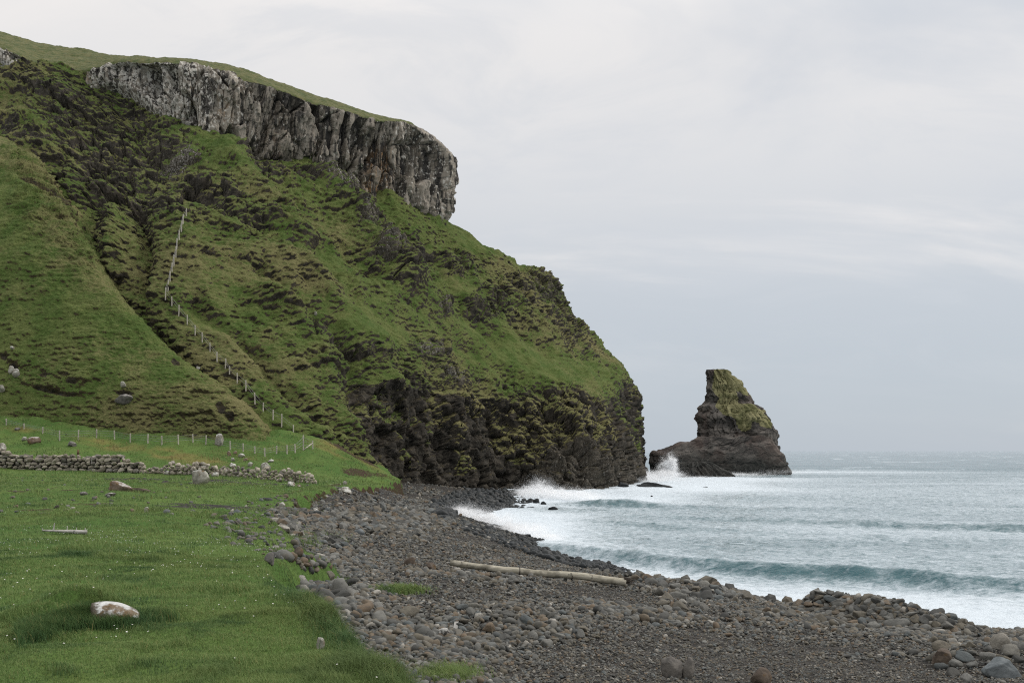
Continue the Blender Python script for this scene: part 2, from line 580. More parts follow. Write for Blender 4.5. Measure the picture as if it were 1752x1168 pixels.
def mat_sea():
    m = NT('sea_water')
    foam = m.attr('foam')
    fl = m.noise(1.7, 6, 0.70, stretch=(0.7, 1.0, 1.0), dist=0.8)
    ff = m.noise(6.0, 5, 0.7, seed=3.0, stretch=(0.6, 1.1, 1.0))
    x = m.math('ADD', m.math('MULTIPLY', fl, 0.62), m.math('MULTIPLY', ff, 0.38))
    mask = m.ramp(m.math('ADD', x, m.math('SUBTRACT', foam, 0.5)), 0.30, 0.78)
    w1 = m.noise(1.1, 5, 0.62, seed=11.0, stretch=(0.6, 1.3, 1))
    w2 = m.noise(5.5, 3, 0.6, seed=12.0, stretch=(0.7, 1.2, 1))
    h = m.math('ADD', w1, m.math('MULTIPLY', w2, 0.22))
    nb = m.bump(h, 0.75, 0.35)
    water = m.n('BsdfPrincipled', {'Base Color': (0.026, 0.090, 0.104), 'Roughness': 0.08, 'IOR': 1.33, 'Specular IOR Level': 0.5, 'Normal': nb})
    fo = m.n('BsdfPrincipled', {'Base Color': (0.60, 0.665, 0.71), 'Roughness': 0.6, 'Specular IOR Level': 0.2, 'Normal': m.bump(m.math('ADD', h, m.math('MULTIPLY', x, 0.6)), 0.8, 0.4)})
    mx = m.n('MixShader', {0: mask, 1: water.outputs[0], 2: fo.outputs[0]})
    m.t.links.new(mx.outputs[0], m.out.inputs[0])
    return m.m


def mat_spray():
    m = NT('white_spray')
    d = m.n('BsdfDiffuse', {'Color': (0.95, 0.955, 0.96)})
    t = m.n('BsdfTranslucent', {'Color': (0.95, 0.955, 0.96)})
    mx = m.n('MixShader', {0: 0.5, 1: d.outputs[0], 2: t.outputs[0]})
    m.t.links.new(mx.outputs[0], m.out.inputs[0])
    return m.m


M_HILL, M_CRAG, M_TURF, M_BLADE = mat_hill(), mat_crag(), mat_turf_ground(), mat_blade()
M_SHINGLE, M_STONE, M_BEACH, M_SEA, M_SPRAY = mat_shingle(), mat_shingle('loose_stone', True), mat_beach(), mat_sea(), mat_spray()


def ell(px, py, lst):
    """soft union of ellipses (cx, cy, rx, ry, angle in degrees, strength) measured in photo pixels, on fixed surface points"""
    out = np.zeros(px.shape, f4)
    for cx, cy, rx, ry, an, s in lst:
        a = math.radians(an)
        dx, dy = px - cx, py - cy
        u = (dx * math.cos(a) + dy * math.sin(a)) / rx
        v = (-dx * math.sin(a) + dy * math.cos(a)) / ry
        out = np.maximum(out, s * np.exp(-(u * u + v * v) ** 1.5 * 0.7))
    return out


# ------------------------------------------------------------------ the hillside under the crag
def terracettes(p, amp, size=1.6, seed=0):
    t = p[..., 2] / size + 1.1 * fbm(p, (7, 7, 5), 3, seed) + 0.35 * fbm(p, (1.6, 1.6, 1.2), 2, seed + 1)
    f = t - np.floor(t)
    saw = np.where(f < 0.22, f / 0.22, (1 - f) / 0.78)
    return amp * (saw - 0.5)


def hill_rows():
    T = [
        [(-400, 790, 128), (0, 785, 124), (180, 780, 121), (330, 775, 119), (450, 790, 119), (570, 815, 126), (680, 850, 147), (860, 870, 176), (1040, 868, 187), (1112, 845, 290)],
        [(-400, 745, 131), (0, 740, 127), (180, 735, 124), (330, 728, 121), (450, 735, 121), (575, 770, 128), (680, 800, 149), (855, 815, 178), (1045, 805, 191), (1106, 785, 292)],
        [(-400, 690, 135), (0, 680, 131), (180, 670, 128), (325, 670, 125), (450, 680, 126), (578, 705, 133), (685, 735, 153), (850, 755, 181), (1040, 745, 198), (1096, 742, 286)],
        [(-400, 600, 142), (0, 600, 137), (180, 590, 134), (315, 590, 131), (450, 600, 134), (580, 635, 141), (690, 662, 159), (845, 690, 186), (1015, 672, 206), (1083, 664, 275)],
        [(-400, 480, 152), (0, 480, 147), (170, 470, 142), (300, 480, 138), (450, 500, 145), (600, 545, 155), (700, 580, 168), (830, 600, 194), (955, 600, 216), (1023, 598, 264)],
        [(-400, 380, 163), (0, 380, 158), (160, 370, 153), (305, 380, 150), (450, 400, 158), (590, 450, 171), (690, 480, 182), (800, 505, 202), (900, 520, 223), (965, 540, 254)],
        [(-400, 290, 178), (0, 280, 172), (150, 270, 168), (295, 290, 166), (430, 310, 175), (560, 360, 187), (650, 390, 196), (750, 425, 209), (846, 462, 226), (922, 476, 246)],
        [(-400, 200, 200), (0, 180, 194), (130, 190, 190), (280, 198, 187), (400, 255, 193), (520, 292, 201), (610, 330, 209), (690, 361, 216), (760, 380, 225), (832, 427, 240)],
        [(-400, 150, 215), (0, 132, 206), (140, 126, 200), (285, 158, 196), (410, 235, 208), (525, 275, 216), (612, 315, 224), (690, 350, 231), (755, 385, 240), (815, 425, 255)],
    ]
    G = np.array([[P(*c) for c in row] for row in T])
    last = G[:, -1]
    ray = last / np.linalg.norm(last, axis=1, keepdims=True)
    b1 = last + ray * 18 + np.array([-3.0, 6, 0])
    b2 = b1 + np.array([-22.0, 45, 0])
    b3 = b2 + np.array([-70.0, 60, 0])
    G = np.concatenate([G, b1[:, None], b2[:, None], b3[:, None]], axis=1)
    G = spline(G, [55, 70, 90, 110, 110, 105, 90, 60])
    G = np.swapaxes(spline(np.swapaxes(G, 0, 1), [30, 110, 105, 105, 110, 105, 105, 110, 90, 24, 14, 8]), 0, 1)
    return G.astype(f4)


LOWCLIFF = [(590, 640), (640, 665), (700, 668), (780, 690), (860, 700), (930, 672), (985, 660), (1045, 700), (1070, 650), (1140, 640), (1140, 900), (690, 900), (655, 800), (625, 775), (600, 730)]
SMOOTH = [(840, 585, 170, 45, 22, 1), (650, 560, 110, 40, 15, 0.9), (360, 500, 70, 90, 50, 0.7), (500, 650, 110, 30, 25, 0.6), (800, 410, 60, 14, 28, 1), (480, 740, 60, 40, 40, .9), (560, 450, 60, 18, 20, .6), (760, 470, 70, 12, 40, .9)]
OUTCROP = [(580, 338, 40, 13, 30, 1), (622, 380, 16, 34, -20, 1), (655, 432, 30, 22, 35, 1), (682, 470, 16, 22, 0, 0.9), (922, 490, 36, 30, 0, 1.0), (870, 505, 34, 26, 10, 0.8), (828, 530, 36, 14, 15, 0.8),
           (725, 600, 28, 11, 10, 0.85), (765, 643, 26, 12, 20, 0.85), (752, 522, 11, 16, -15, 0.8), (882, 672, 30, 9, 10, 0.85), (350, 325, 60, 30, 25, 0.85), (310, 265, 34, 12, 10, 0.95),
           (250, 250, 70, 45, 10, 0.8), (180, 260, 60, 100, -10, 0.95), (110, 190, 70, 40, 20, 0.7), (545, 575, 35, 14, 15, 0.75), (612, 600, 24, 10, 10, 0.7), (415, 378, 40, 16, 15, 0.7), (985, 565, 24, 30, 30, 0.7),
           (780, 455, 26, 20, 10, .8), (700, 425, 40, 18, 30, 0.7), (440, 290, 50, 14, 15, .8), (530, 310, 50, 10, 20, .8), (960, 540, 30, 18, 30, .8), (300, 350, 60, 22, 20, .7), (1000, 600, 26, 10, 40, .6)]
AMPH = [(60, 100), (140, 150), (210, 150), (285, 195), (335, 220), (320, 270), (360, 330), (330, 360), (270, 350), (235, 325), (165, 350), (110, 330), (62, 272), (0, 245), (-60, 230), (-60, 200), (0, 205), (90, 190), (70, 150), (40, 130)]
GULLY = [(120, 200), (150, 300), (154, 380), (162, 450), (205, 505), (245, 555), (290, 600), (345, 650), (400, 692)]


CREASES = [([(625, 385), (700, 425), (760, 475), (800, 545), (850, 590)], 13, -2.2), ([(430, 285), (480, 350), (560, 405), (640, 470)], 12, -2.0), ([(335, 320), (400, 380), (470, 425), (560, 490)], 12, -2.0), ([(230, 330), (252, 420), (240, 500)], 14, -2.6), ([(440, 470), (520, 540), (590, 600), (620, 660)], 12, -1.7),
           ([(820, 500), (880, 560), (940, 605)], 11, -1.6), ([(330, 520), (420, 600), (500, 680), (560, 740)], 12, -1.5), ([(560, 560), (600, 620), (605, 700)], 12, -1.6), ([(700, 520), (780, 590), (860, 650)], 12, -1.0),
           ([(560, 325), (620, 385), (660, 440), (695, 485)], 16, 2.2), ([(380, 270), (440, 340), (520, 420)], 14, 1.6), ([(190, 360), (200, 420), (190, 470)], 18, 1.8), ([(480, 430), (560, 520), (640, 600)], 16, 1.5), ([(640, 660), (720, 690), (820, 700)], 12, 1.2)]


def build_hill():
    G = hill_rows()
    N = normals(G)
    N = facing(N)
    px, py = proj(G[..., 0], G[..., 1], G[..., 2])
    low = inside(px, py, LOWCLIFF).astype(f4)
    # soften the border of the rock zone by jitter
    jit = fbm(G, 9, 3, 21) * 26
    low = inside(px + jit, py + jit * 0.7, LOWCLIFF).astype(f4)
    hard = low
    low = blur(low, 9)
    back = np.zeros(px.shape, bool)
    back[:, -46:] = True
    low = np.where(back & (py > 660), 1.0, low)
    jx = fbm(G, 4, 3, 22) * 14
    out = ell(px + jx, py - jx * 0.6, OUTCROP)
    smooth = ell(px, py, SMOOTH)
    rough = np.clip(1.0 - 0.85 * smooth, 0.12, 1) * (1 - 0.5 * low)
    patch = sstep(-0.15, 0.35, fbm(G, (16, 16, 9), 3, 31)) * 0.8 + 0.2
    gd, _ = seg_dist(px, py, GULLY)
    gul = np.exp(-(gd / 17.0) ** 2) * sstep(170, 300, py)
    amph = inside(px + jit, py + jit * 0.6, AMPH).astype(f4)
    # big forms
    d = 1.7 * fbm(G, 17, 3, 1) * (0.35 + 0.65 * rough)
    knob = fbm(G, (9, 9, 6), 4, 2, ridged=True)
    d += 1.7 * knob * rough * patch * (1 - low)
    d -= 5.0 * ell(px, py, [(205, 250, 95, 110, 0, 1)]) + 1.2 * gul
    # broken ledges and, here and there, sheep-worn steps
    d += 0.52 * fbm(G, (6.5, 6.5, 2.4), 4, 41, ridged=True) * (0.10 + 0.90 * rough * patch) * (1 - 0.75 * low)
    run = np.stack([(G[..., 0] * 0.8 + G[..., 1] * 0.6) / 7.5, G[..., 2] / 55, G[..., 1] / 300], -1)
    d += 1.9 * fbm(run, 1.5, 2, 45, ridged=True) * (0.35 + 0.65 * rough) * (1 - low)
    for line, wd, dep in CREASES:
        cd, _ = seg_dist(px + 8 * fbm(G, 6, 2, 47), py + 8 * fbm(G, 6, 2, 48), line)
        d += dep * np.exp(-(cd / wd) ** 2)
    worn = sstep(0.05, 0.4, fbm(G, (11, 11, 7), 2, 43)) * (1 - low)
    d += terracettes(G, 0.55 * worn * rough, 1.9, 41) + terracettes(G, 0.20 * worn, 0.8, 51)
    d += 0.42 * fbm(G, (2.0, 2.0, 1.3), 3, 3) * (0.22 + 0.78 * rough)
    # rock: blocky
    sarc = (G[..., 0] * 0.75 + G[..., 1] * 0.65)
    rk = np.clip(out + low, 0, 1)
    cv, cb = cells(sarc / 2.6 + 0.5 * fbm(G, 5, 2, 61), G[..., 2] / 3.4, 3)
    cv2, cb2 = cells(sarc / 0.9, G[..., 2] / 1.0 + 0.4 * fbm(G, 2, 2, 62), 9)
    rk = np.clip(rk + 0.15 * amph * sstep(-0.2, 0.2, knob), 0, 1)
    d += rk * (1.0 * cv - 0.8 * (cb < 0.10) + 0.45 * cv2) + low * (1.9 * fbm(G, (5.0, 5.0, 8), 4, 63) + 0.6 * fbm(G, (1.6, 1.6, 2.4), 3, 65))
    d += 1.2 * out * sstep(880, 800, px) + 0.5 * ell(px, py, [(916, 498, 26, 20, 0, 1)]) - 1.5 * ell(px, py, [(930, 455, 60, 26, 20, 1)]) - 1.5 * ell(px, py, [(893, 452, 14, 8, 20, 1)])
    d += 3.2 * low * fbm(G, (13, 13, 30), 3, 64) + 1.6 * low * fbm(run, 0.9, 1, 46, ridged=True)
    d -= 1.9 * low * sstep(990, 1075, px)
    d *= sstep(0, 1, np.clip((G[..., 1] - 100) / 15, 0, 1))
    G2 = (G + N * d[..., None]).astype(f4)
    # sub-metre tufts along the final normal
    N2 = normals(G2)
    N2 = facing(N2)
    veg = sstep(0.0, 0.35, fbm(G2, 6, 4, 72) - 0.30 * sstep(720, 810, py) + 0.20)
    tuft = 0.30 * fbm(G2, (1.5, 1.5, 1.0), 3, 4, billow=True) + 0.13 * fbm(G2, 0.6, 2, 5)
    G2 = G2 + N2 * (tuft * (0.45 + 0.65 * rough) * (1 - 0.4 * rk) + low * (0.40 * veg * (0.3 + fbm(G2, (1.5, 1.5, 1.8), 3, 6, billow=True)) + 0.22 * fbm(G2, (1.3, 1.3, 2.6), 3, 7, ridged=True)))[..., None]
    N2 = normals(G2)
    N2 = facing(N2)
    nz = N2[..., 2]
    steep = sstep(0.36, 0.02, nz + 0.10 * fbm(G2, 2.5, 2, 71))
    rock = np.clip(0.66 * steep + rk * sstep(0.72, 0.30, nz) * 0.9 + 0.25 * out * (1 - nz), 0, 1)
    rock = np.maximum(rock, amph * np.clip(0.95 * sstep(0.52, 0.22, nz + 0.7 * fbm(G2, 5, 4, 73)), 0, 1))
    ledge_veg = low * veg
    lowm = np.clip(low + 0.35 * fbm(G2, (3, 3, 2), 3, 74), 0, 1)
    rock = np.where(lowm > 0.5, np.clip(0.62 + 0.38 * sstep(0.6, 0.2, nz) - 0.75 * ledge_veg * sstep(0.15, 0.5, nz), 0, 1), rock)
    rock = np.maximum(rock, sstep(4.5, 1.5, G2[..., 2]) * (px > 660))
    scar = ell(px, py, [(440, 600, 28, 4, 0, 1), (560, 400, 12, 5, 20, .7), (480, 560, 20, 3, 10, .7), (480, 688, 24, 5, 15, 0.8), (560, 720, 60, 12, 15, 0.6)])
    rock = np.maximum(rock, 0.5 * scar)
    dry = 0.30 + 0.7 * fbm(G2, (25, 25, 12), 3, 81) + 0.25 * low - 0.35 * ell(px, py, [(480, 740, 70, 50, 30, 1), (800, 400, 90, 24, 28, 1), (700, 360, 40, 30, 20, .7)])
    dry += 0.25 * steep
    lich = 0.62 * np.clip(ell(px, py, [(580, 338, 40, 13, 30, 1), (622, 380, 16, 34, -20, .9), (655, 432, 30, 22, 35, .8), (310, 265, 34, 12, 10, 1), (725, 600, 28, 11, 10, 1), (765, 643, 26, 12, 20, 1), (922, 490, 30, 26, 0, .45), (752, 522, 12, 16, -15, .8)]) + 0.12 * (py < 350) + 0.45 * low * sstep(840, 960, px) * sstep(720, 800, py), 0, 1)
    o = grid_obj('hill', G2, M_HILL, {'rock': rock, 'dry': dry, 'lichen': lich})
    tag(o, 'steep green hillside with dark rocky lower cliff falling to the sea', 'hill', kind='structure')
    return G2, nz


HILL, HNZ = build_hill()


# ------------------------------------------------------------------ the crag along the hilltop, with its grassy cap
def build_crag():
    base = [(-400, 85, 237), (-60, 110, 209), (0, 112, 206), (70, 135, 203.5), (140, 150, 198.5), (205, 142, 196), (280, 198, 189), (330, 213, 189.5), (380, 255, 191), (430, 268, 195), (500, 291, 200.5), (560, 311, 204), (620, 336, 209), (700, 368, 216), (747, 384, 225)]
    top = [(-400, 50, 236), (-60, 70, 210), (0, 80, 207), (70, 110, 204.5), (140, 120, 199.5), (205, 105, 197), (270, 104, 190), (330, 109, 190), (390, 127, 192), (450, 144, 196), (520, 169, 201), (580, 187, 205), (640, 204, 209.5), (700, 212, 215.5), (754, 249, 227)]
    sky = [(-400, 24, 262), (-60, 49, 250), (0, 57, 246), (70, 74, 243), (140, 86, 240), (210, 97, 236), (270, 102, 226), (330, 104, 224), (395, 114, 224), (455, 134, 224), (520, 159, 226), (580, 177, 228), (640, 198, 231), (700, 213, 233), (741, 236, 242)]
    B, T_, S = (np.array([P(*c) for c in r]) for r in (base, top, sky))
    m1, m2 = B + (T_ - B) * 0.34, B + (T_ - B) * 0.7
    m1[-1], m2[-1] = P(756, 345, 225.5), P(758, 300, 226.5)
    rows = [B + np.array([0, 5.0, -4.0]), B, m1, m2, T_, T_ + (S - T_) * 0.35, S, S + np.array([-10, 40.0, -1.0]), S + np.array([-40, 140.0, -4.0])]
    G = np.stack(rows)
    e = G[:, -1]
    ray = e / np.linalg.norm(e, axis=1, keepdims=True)
    b1 = e + ray * 12 + np.array([-2.5, 0, 0])
    b2 = b1 + np.array([-14.0, 28, 0])
    b3 = b2 + np.array([-40.0, 60, 0])
    G = np.concatenate([G, b1[:, None], b2[:, None], b3[:, None]], axis=1)
    G = spline(G, [8, 60, 60, 60, 46, 44, 20, 12], 0.25)
    G = np.swapaxes(spline(np.swapaxes(G, 0, 1), [30, 16, 50, 50, 50, 60, 44, 54, 50, 58, 54, 54, 66, 60, 30, 16, 10]), 0, 1).astype(f4)
    nv, nu = G.shape[:2]
    N = normals(G)
    N = facing(N)
    vv = np.arange(nv)[:, None] * np.ones((1, nu))
    face = sstep(2, 16, vv) * sstep(200, 182, vv)                 # 1 on the rock face, 0 on the cap
    px, py = proj(G[..., 0], G[..., 1], G[..., 2])
    wob = fbm(G, (3, 3, 6), 3, 7)
    s = np.cumsum(np.linalg.norm(np.diff(G[100], axis=0, prepend=G[100][:1])[:, :2], axis=1))[None, :] * np.ones((nv, 1))
    c1, b1_ = cells((s / 4.6 + 0.16 * wob), G[..., 2] / 11 + 0.25 * fbm(G, 6, 2, 8), 1)
    c2, b2_ = cells(s / 1.6 + 0.16 * wob, G[..., 2] / 7.5 + 0.3 * wob, 5)
    c3, b3_ = cells(s / 0.6, G[..., 2] / 1.2, 7)
    d = 2.6 * c1 + 1.1 * c2 + 0.35 * c3 - 1.2 * sstep(0.10, 0.0, b1_) - 0.5 * sstep(0.10, 0, b2_)
    d += 1.6 * fbm(G, (7, 7, 16), 4, 9) + 0.35 * fbm(G, (1.2, 1.2, 2.0), 3, 10)
    und = sstep(60, 12, vv)                                          # undercut foot of the face
    d -= 2.2 * und * sstep(-0.1, 0.4, fbm(G, (9, 9, 30), 2, 12) + 0.1)
    d -= 3.0 * ell(px, py, [(628, 262, 12, 30, 0, 1), (600, 300, 30, 14, 20, .6), (250, 130, 14, 26, 0, .8), (110, 135, 40, 20, 10, .8)])
    weak = sstep(240, 175, px)
    d = d * face * (1 - 0.45 * weak) * (1 - 0.72 * sstep(150, 186, vv))
    cap = 1 - sstep(200, 182, vv)
    d += cap * (0.55 * fbm(G, 6, 3, 13) + 0.24 * fbm(G, 1.1, 3, 14)) * sstep(0, 1, cap)
    G2 = G + N * d[..., None]
    N2 = normals(G2)
    N2 = facing(N2)
    nz = N2[..., 2]
    lip = sstep(178, 191, vv + 14 * fbm(G, (4, 4, 4), 3, 15))
    grass = np.clip(lip * sstep(0.0, 0.35, nz) * 1.0 + weak * sstep(0.35, 0.6, nz) * 0.8 - sstep(670, 740, px) * 0.75 * lip, 0, 1)
    # the left end of the face is half buried in turf
    grass = np.maximum(grass, weak * 0.85 * sstep(0.05, -0.12, fbm(G, (10, 10, 14), 3, 16) + 0.9 * ell(px, py, [(30, 98, 48, 18, 25, 1), (165, 142, 30, 20, 0, 1), (110, 140, 50, 12, 10, .6), (240, 120, 40, 24, 0, 1)]) - 0.2) * face)
    ochre = ell(px, py, [(655, 285, 22, 34, 10, 1), (640, 320, 26, 14, 0, .9), (147, 125, 10, 12, 0, 1.2), (380, 190, 12, 26, 0, .7), (330, 165, 8, 30, 0, .5), (470, 235, 14, 30, 0, .3), (540, 240, 10, 30, 0, .3)])
    pale = np.clip(sstep(470, 300, px) * 0.8 + 0.2 * sstep(640, 720, px), 0, 1) - 0.5 * weak * ell(px, py, [(110, 135, 45, 20, 10, 1)])
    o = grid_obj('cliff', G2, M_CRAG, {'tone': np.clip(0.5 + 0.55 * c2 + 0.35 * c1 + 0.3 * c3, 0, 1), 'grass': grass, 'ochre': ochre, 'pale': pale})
    tag(o, 'grey columnar basalt crag along the hilltop with a turf cap', 'cliff', kind='structure')
    return G2


CRAG = build_crag()


# ------------------------------------------------------------------ the nearer spur of the hillside
def build_spur():
    T = [
        [(-500, 790, 117), (-150, 785, 116), (0, 780, 115), (150, 785, 114), (300, 788, 114), (400, 795, 114), (458, 790, 115.5)],
        [(-500, 735, 120), (-150, 735, 119), (0, 735, 117.5), (150, 740, 116.5), (290, 745, 116), (390, 745, 115.8), (446, 735, 117)],
        [(-500, 640, 128), (-150, 645, 125), (0, 650, 122), (130, 655, 120), (265, 668, 118.5), (360, 682, 118), (412, 692, 119.5)],
        [(-500, 520, 138), (-150, 530, 134), (0, 540, 129), (110, 552, 126.5), (220, 585, 124.5), (300, 612, 123.8), (345, 642, 125.5)],
        [(-500, 400, 150), (-150, 410, 144), (0, 420, 137), (80, 440, 134.5), (155, 470, 132.5), (205, 505, 132), (241, 548, 133.5)],
        [(-500, 280, 165), (-150, 300, 157), (0, 325, 148), (50, 345, 145), (95, 375, 143), (132, 402, 142), (160, 432, 143)],
        [(-500, 190, 182), (-150, 210, 174), (0, 246, 163), (30, 262, 161), (62, 280, 159.5), (90, 312, 158), (114, 342, 158)],
        [(-500, 170, 196), (-150, 190, 190), (0, 238, 178), (28, 258, 177), (58, 278, 175), (84, 312, 173), (106, 345, 172)],
    ]
    G = np.array([[P(*c) for c in r] for r in T])
    e = G[:, -1]
    b1 = e + np.array([1.2, 5, -1.2])
    b2 = e + np.array([2.6, 14, -4.0])
    G = np.concatenate([G, b1[:, None], b2[:, None]], axis=1)
    G = spline(G, [34, 60, 90, 95, 90, 70, 16])
    G = np.swapaxes(spline(np.swapaxes(G, 0, 1), [26, 40, 120, 120, 90, 60, 16, 8]), 0, 1).astype(f4)
    N = normals(G)
    N = facing(N)
    px, py = proj(G[..., 0], G[..., 1], G[..., 2])
    rough = 0.30 + 0.9 * ell(px, py, [(100, 350, 60, 60, 50, 1), (50, 290, 60, 30, 30, 1), (130, 420, 26, 40, -20, .9), (90, 640, 60, 30, 10, .5), (370, 690, 50, 25, 30, .6)])
    d = 0.9 * fbm(G, 14, 3, 101) + 0.75 * fbm(G, (4.5, 4.5, 1.3), 4, 102, ridged=True) * (rough - 0.2) + terracettes(G, 0.10 * sstep(0, 0.4, fbm(G, 8, 2, 109)), 0.7, 103)
    d += 0.3 * fbm(G, (1.8, 1.8, 1.1), 3, 104) * (0.5 + rough)
    scars = [(75, 640, 9, 5, 0, 1), (120, 650, 10, 4, 5, 1), (90, 668, 40, 3.5, 12, 1), (302, 618, 9, 5, 20, 1), (378, 698, 14, 9, 40, .9), (395, 712, 8, 9, 0, 0.9), (250, 590, 3, 2, 0, .6), (5, 610, 8, 4, 0, 1), (20, 625, 12, 6, 10, .8), (140, 396, 20, 16, 20, .5), (100, 340, 40, 10, 35, .7), (60, 315, 50, 8, 25, .7), (210, 672, 16, 3, 0, .9)]
    sc = ell(px + 3 * fbm(G, 1.2, 2, 110), py, scars)
    d -= 0.45 * sc
    fade = sstep(0, 60, np.arange(G.shape[0]))[:, None]
    G2 = G + N * (d * (0.25 + 0.75 * fade))[..., None]
    N2 = normals(G2)
    N2 = facing(N2)
    G2 = G2 + N2 * (0.16 * fbm(G2, (1.0, 1.0, 0.7), 3, 105, billow=True) + 0.07 * fbm(G2, 0.4, 2, 108))[..., None]
    N2 = normals(G2)
    N2 = facing(N2)
    nz = N2[..., 2]
    rock = np.clip(0.55 * sstep(0.42, 0.05, nz) + 0.62 * sstep(0.35, 0.8, sc), 0, 0.62)
    dry = 0.42 + 0.75 * fbm(G2, (16, 16, 9), 3, 106) + 0.5 * ell(px, py, [(230, 712, 70, 24, 10, 1), (100, 370, 60, 50, 45, .8), (250, 640, 120, 40, 20, .35)]) - 0.5 * ell(px, py, [(60, 700, 110, 30, 0, 1), (30, 430, 60, 60, 0, .5)])
    o = grid_obj('hill', G2, M_HILL, {'rock': rock, 'dry': dry, 'lichen': np.zeros(nz.shape, f4)})
    tag(o, 'smooth grassy spur in front of the dark gully', 'hill', kind='structure')
    return G2


SPUR = build_spur()


def on_surface(G, px, py):
    """the surface point drawn nearest to a photo pixel"""
    a, b = proj(G[..., 0], G[..., 1], G[..., 2])
    d = (a - px) ** 2 + (b - py) ** 2 + 0.0008 * (G[..., 1] - G[..., 1].min()) ** 2 * 0.02
    return G.reshape(-1, 3)[np.argmin(d)].astype(float)


# ------------------------------------------------------------------ meadow and shingle beach
FIELD_PTS = [PZ(*c) for c in [(-200, 1300, 5), (300, 1300, 5), (-300, 1168, 5), (200, 1168, 5), (600, 1168, 5.05), (-200, 1000, 5), (200, 1000, 5.02), (480, 990, 4.95), (600, 1060, 5.0), (690, 1130, 5.0), (300, 950, 5.0), (0, 900, 5.0), (300, 880, 4.95),
    (0, 830, 5), (250, 830, 4.95), (0, 808, 4.95), (250, 807, 4.9), (400, 930, 4.75), (440, 920, 4.5), (500, 945, 4.1), (580, 970, 3.75), (400, 885, 4.65), (480, 870, 4.2), (450, 850, 4.6), (570, 840, 4.35), (520, 825, 4.45), (590, 830, 4.1), (650, 826, 3.5), (690, 830, 2.6)]]
FIELD_PTS += [P(*c) for c in [(0, 745, 112), (100, 747, 113), (200, 755, 113.5), (300, 757, 113.5), (372, 763, 113), (450, 774, 111), (537, 770, 113), (0, 690, 126), (200, 695, 126), (400, 725, 124), (535, 745, 124), (600, 780, 122), (640, 795, 131), (665, 812, 138), (600, 800, 116), (560, 790, 110)]]
FIELD_PTS += [(-70, 20, 5.6), (-110, 90, 7), (0, 0, 5.2), (-10, 0, 5.2), (-25, -8, 5.3), (-90, 130, 14)]
FZ0 = TPS(FIELD_PTS)
EDGE = [PZ(*c)[:2] for c in [(900, 1400, 4.9), (770, 1200, 4.9), (735, 1165, 4.9), (690, 1128, 4.95), (640, 1085, 4.95), (600, 1056, 4.95), (560, 1030, 4.95), (490, 987, 4.9), (482, 976, 4.75), (520, 974, 4.35), (585, 969, 3.8), (560, 956, 3.85), (515, 943, 4.0), (498, 926, 4.2), (488, 908, 4.3), (468, 894, 4.4), (458, 880, 4.45), (480, 867, 4.35), (515, 855, 4.3), (550, 842, 4.3), (580, 838, 4.2), (640, 830, 3.8), (690, 829, 2.9)]]
FPOLY = EDGE + [(-20, 148), (-30, 165), (-200, 165), (-200, -25), (1.5, -25), (1.2, 3)]
BEACH_PTS = [PZ(*c) for c in [(876, 1168, 3.0), (1300, 1168, 2.6), (1752, 1168, 2.35), (650, 1100, 3.3), (760, 1150, 3.3), (1000, 1100, 2.95), (1000, 1050, 2.9), (700, 1040, 3.3), (800, 985, 3.2), (920, 990, 3.0), (1070, 1005, 2.6), (1250, 1030, 1.95), (1500, 1060, 1.8), (1700, 1085, 1.8), (1900, 1110, 1.8),
    (1042, 966, 0.0), (955, 930, 0.2), (870, 905, 0.2), (780, 885, 0.15), (760, 880, 0.6), (862, 866, 0.0), (800, 868, .4), (760, 850, 1.3), (650, 850, 3.0), (560, 880, 3.5), (500, 900, 3.8), (600, 950, 3.4), (700, 930, 3.0), (800, 930, 2.2), (850, 905, 1.2), (870, 940, 1.8), (900, 960, 2.2), (1000, 975, 1.9), (700, 880, 2.4), (1300, 1100, 2.3), (1600, 1120, 2.1)]]
BEACH_PTS += [PZ(*c) for c in [(610, 840, 4.0), (650, 836, 3.4), (545, 850, 4.1), (480, 872, 4.25), (478, 880, 4.3), (500, 898, 4.2), (512, 925, 4.05), (540, 940, 3.85), (590, 962, 3.65), (600, 980, 3.65), (520, 1000, 4.0), (560, 1020, 3.9)]]
BEACH_PTS += [P(700, 826, 150), P(780, 833, 165), P(870, 838, 180), P(1000, 838, 182)]
BEACH_PTS += [(20, 40, -0.4), (12, 46, -0.4), (14, 55, -1.6), (32, 33, -0.6), (40, 60, -3), (20, 90, -2.5), (25, 150, -2.5), (60, 40, -3), (24, 190, -2), (40, 20, 0.4), (6, 62, -.7), (2, 80, -.8), (-1, 95, -.6), (0, 120, -.5), (5, 150, -1), (-60, 60, 3.5), (-30, 12, 3.4), (0, 5, 3.4), (12, 4, 2.7), (30, 5, 1.6), (5, -15, 3.2), (-40, 140, 2.6)]
BZ0 = TPS(BEACH_PTS)
MOUNDS = [(1422, 1058, 1.8, 0.95, 0.65, 0.68, -10), (1510, 1070, 1.8, 1.1, 0.6, 0.66, -20), (1595, 1082, 1.8, 0.9, .5, 0.40, -20), (860, 1075, 3.0, 1.9, 1.3, 0.35, 0), (1180, 1012, 2.1, 1.6, 1.4, 0.35, 0), (1720, 1140, 2.2, 1.2, 1.2, 0.45, 0), (1090, 990, 2.3, 1.2, 1.0, 0.3, 0)]


def pts3(X, Y, Z=0.0):
    return np.stack([X, Y, np.zeros_like(X) + Z], -1).astype(f4)


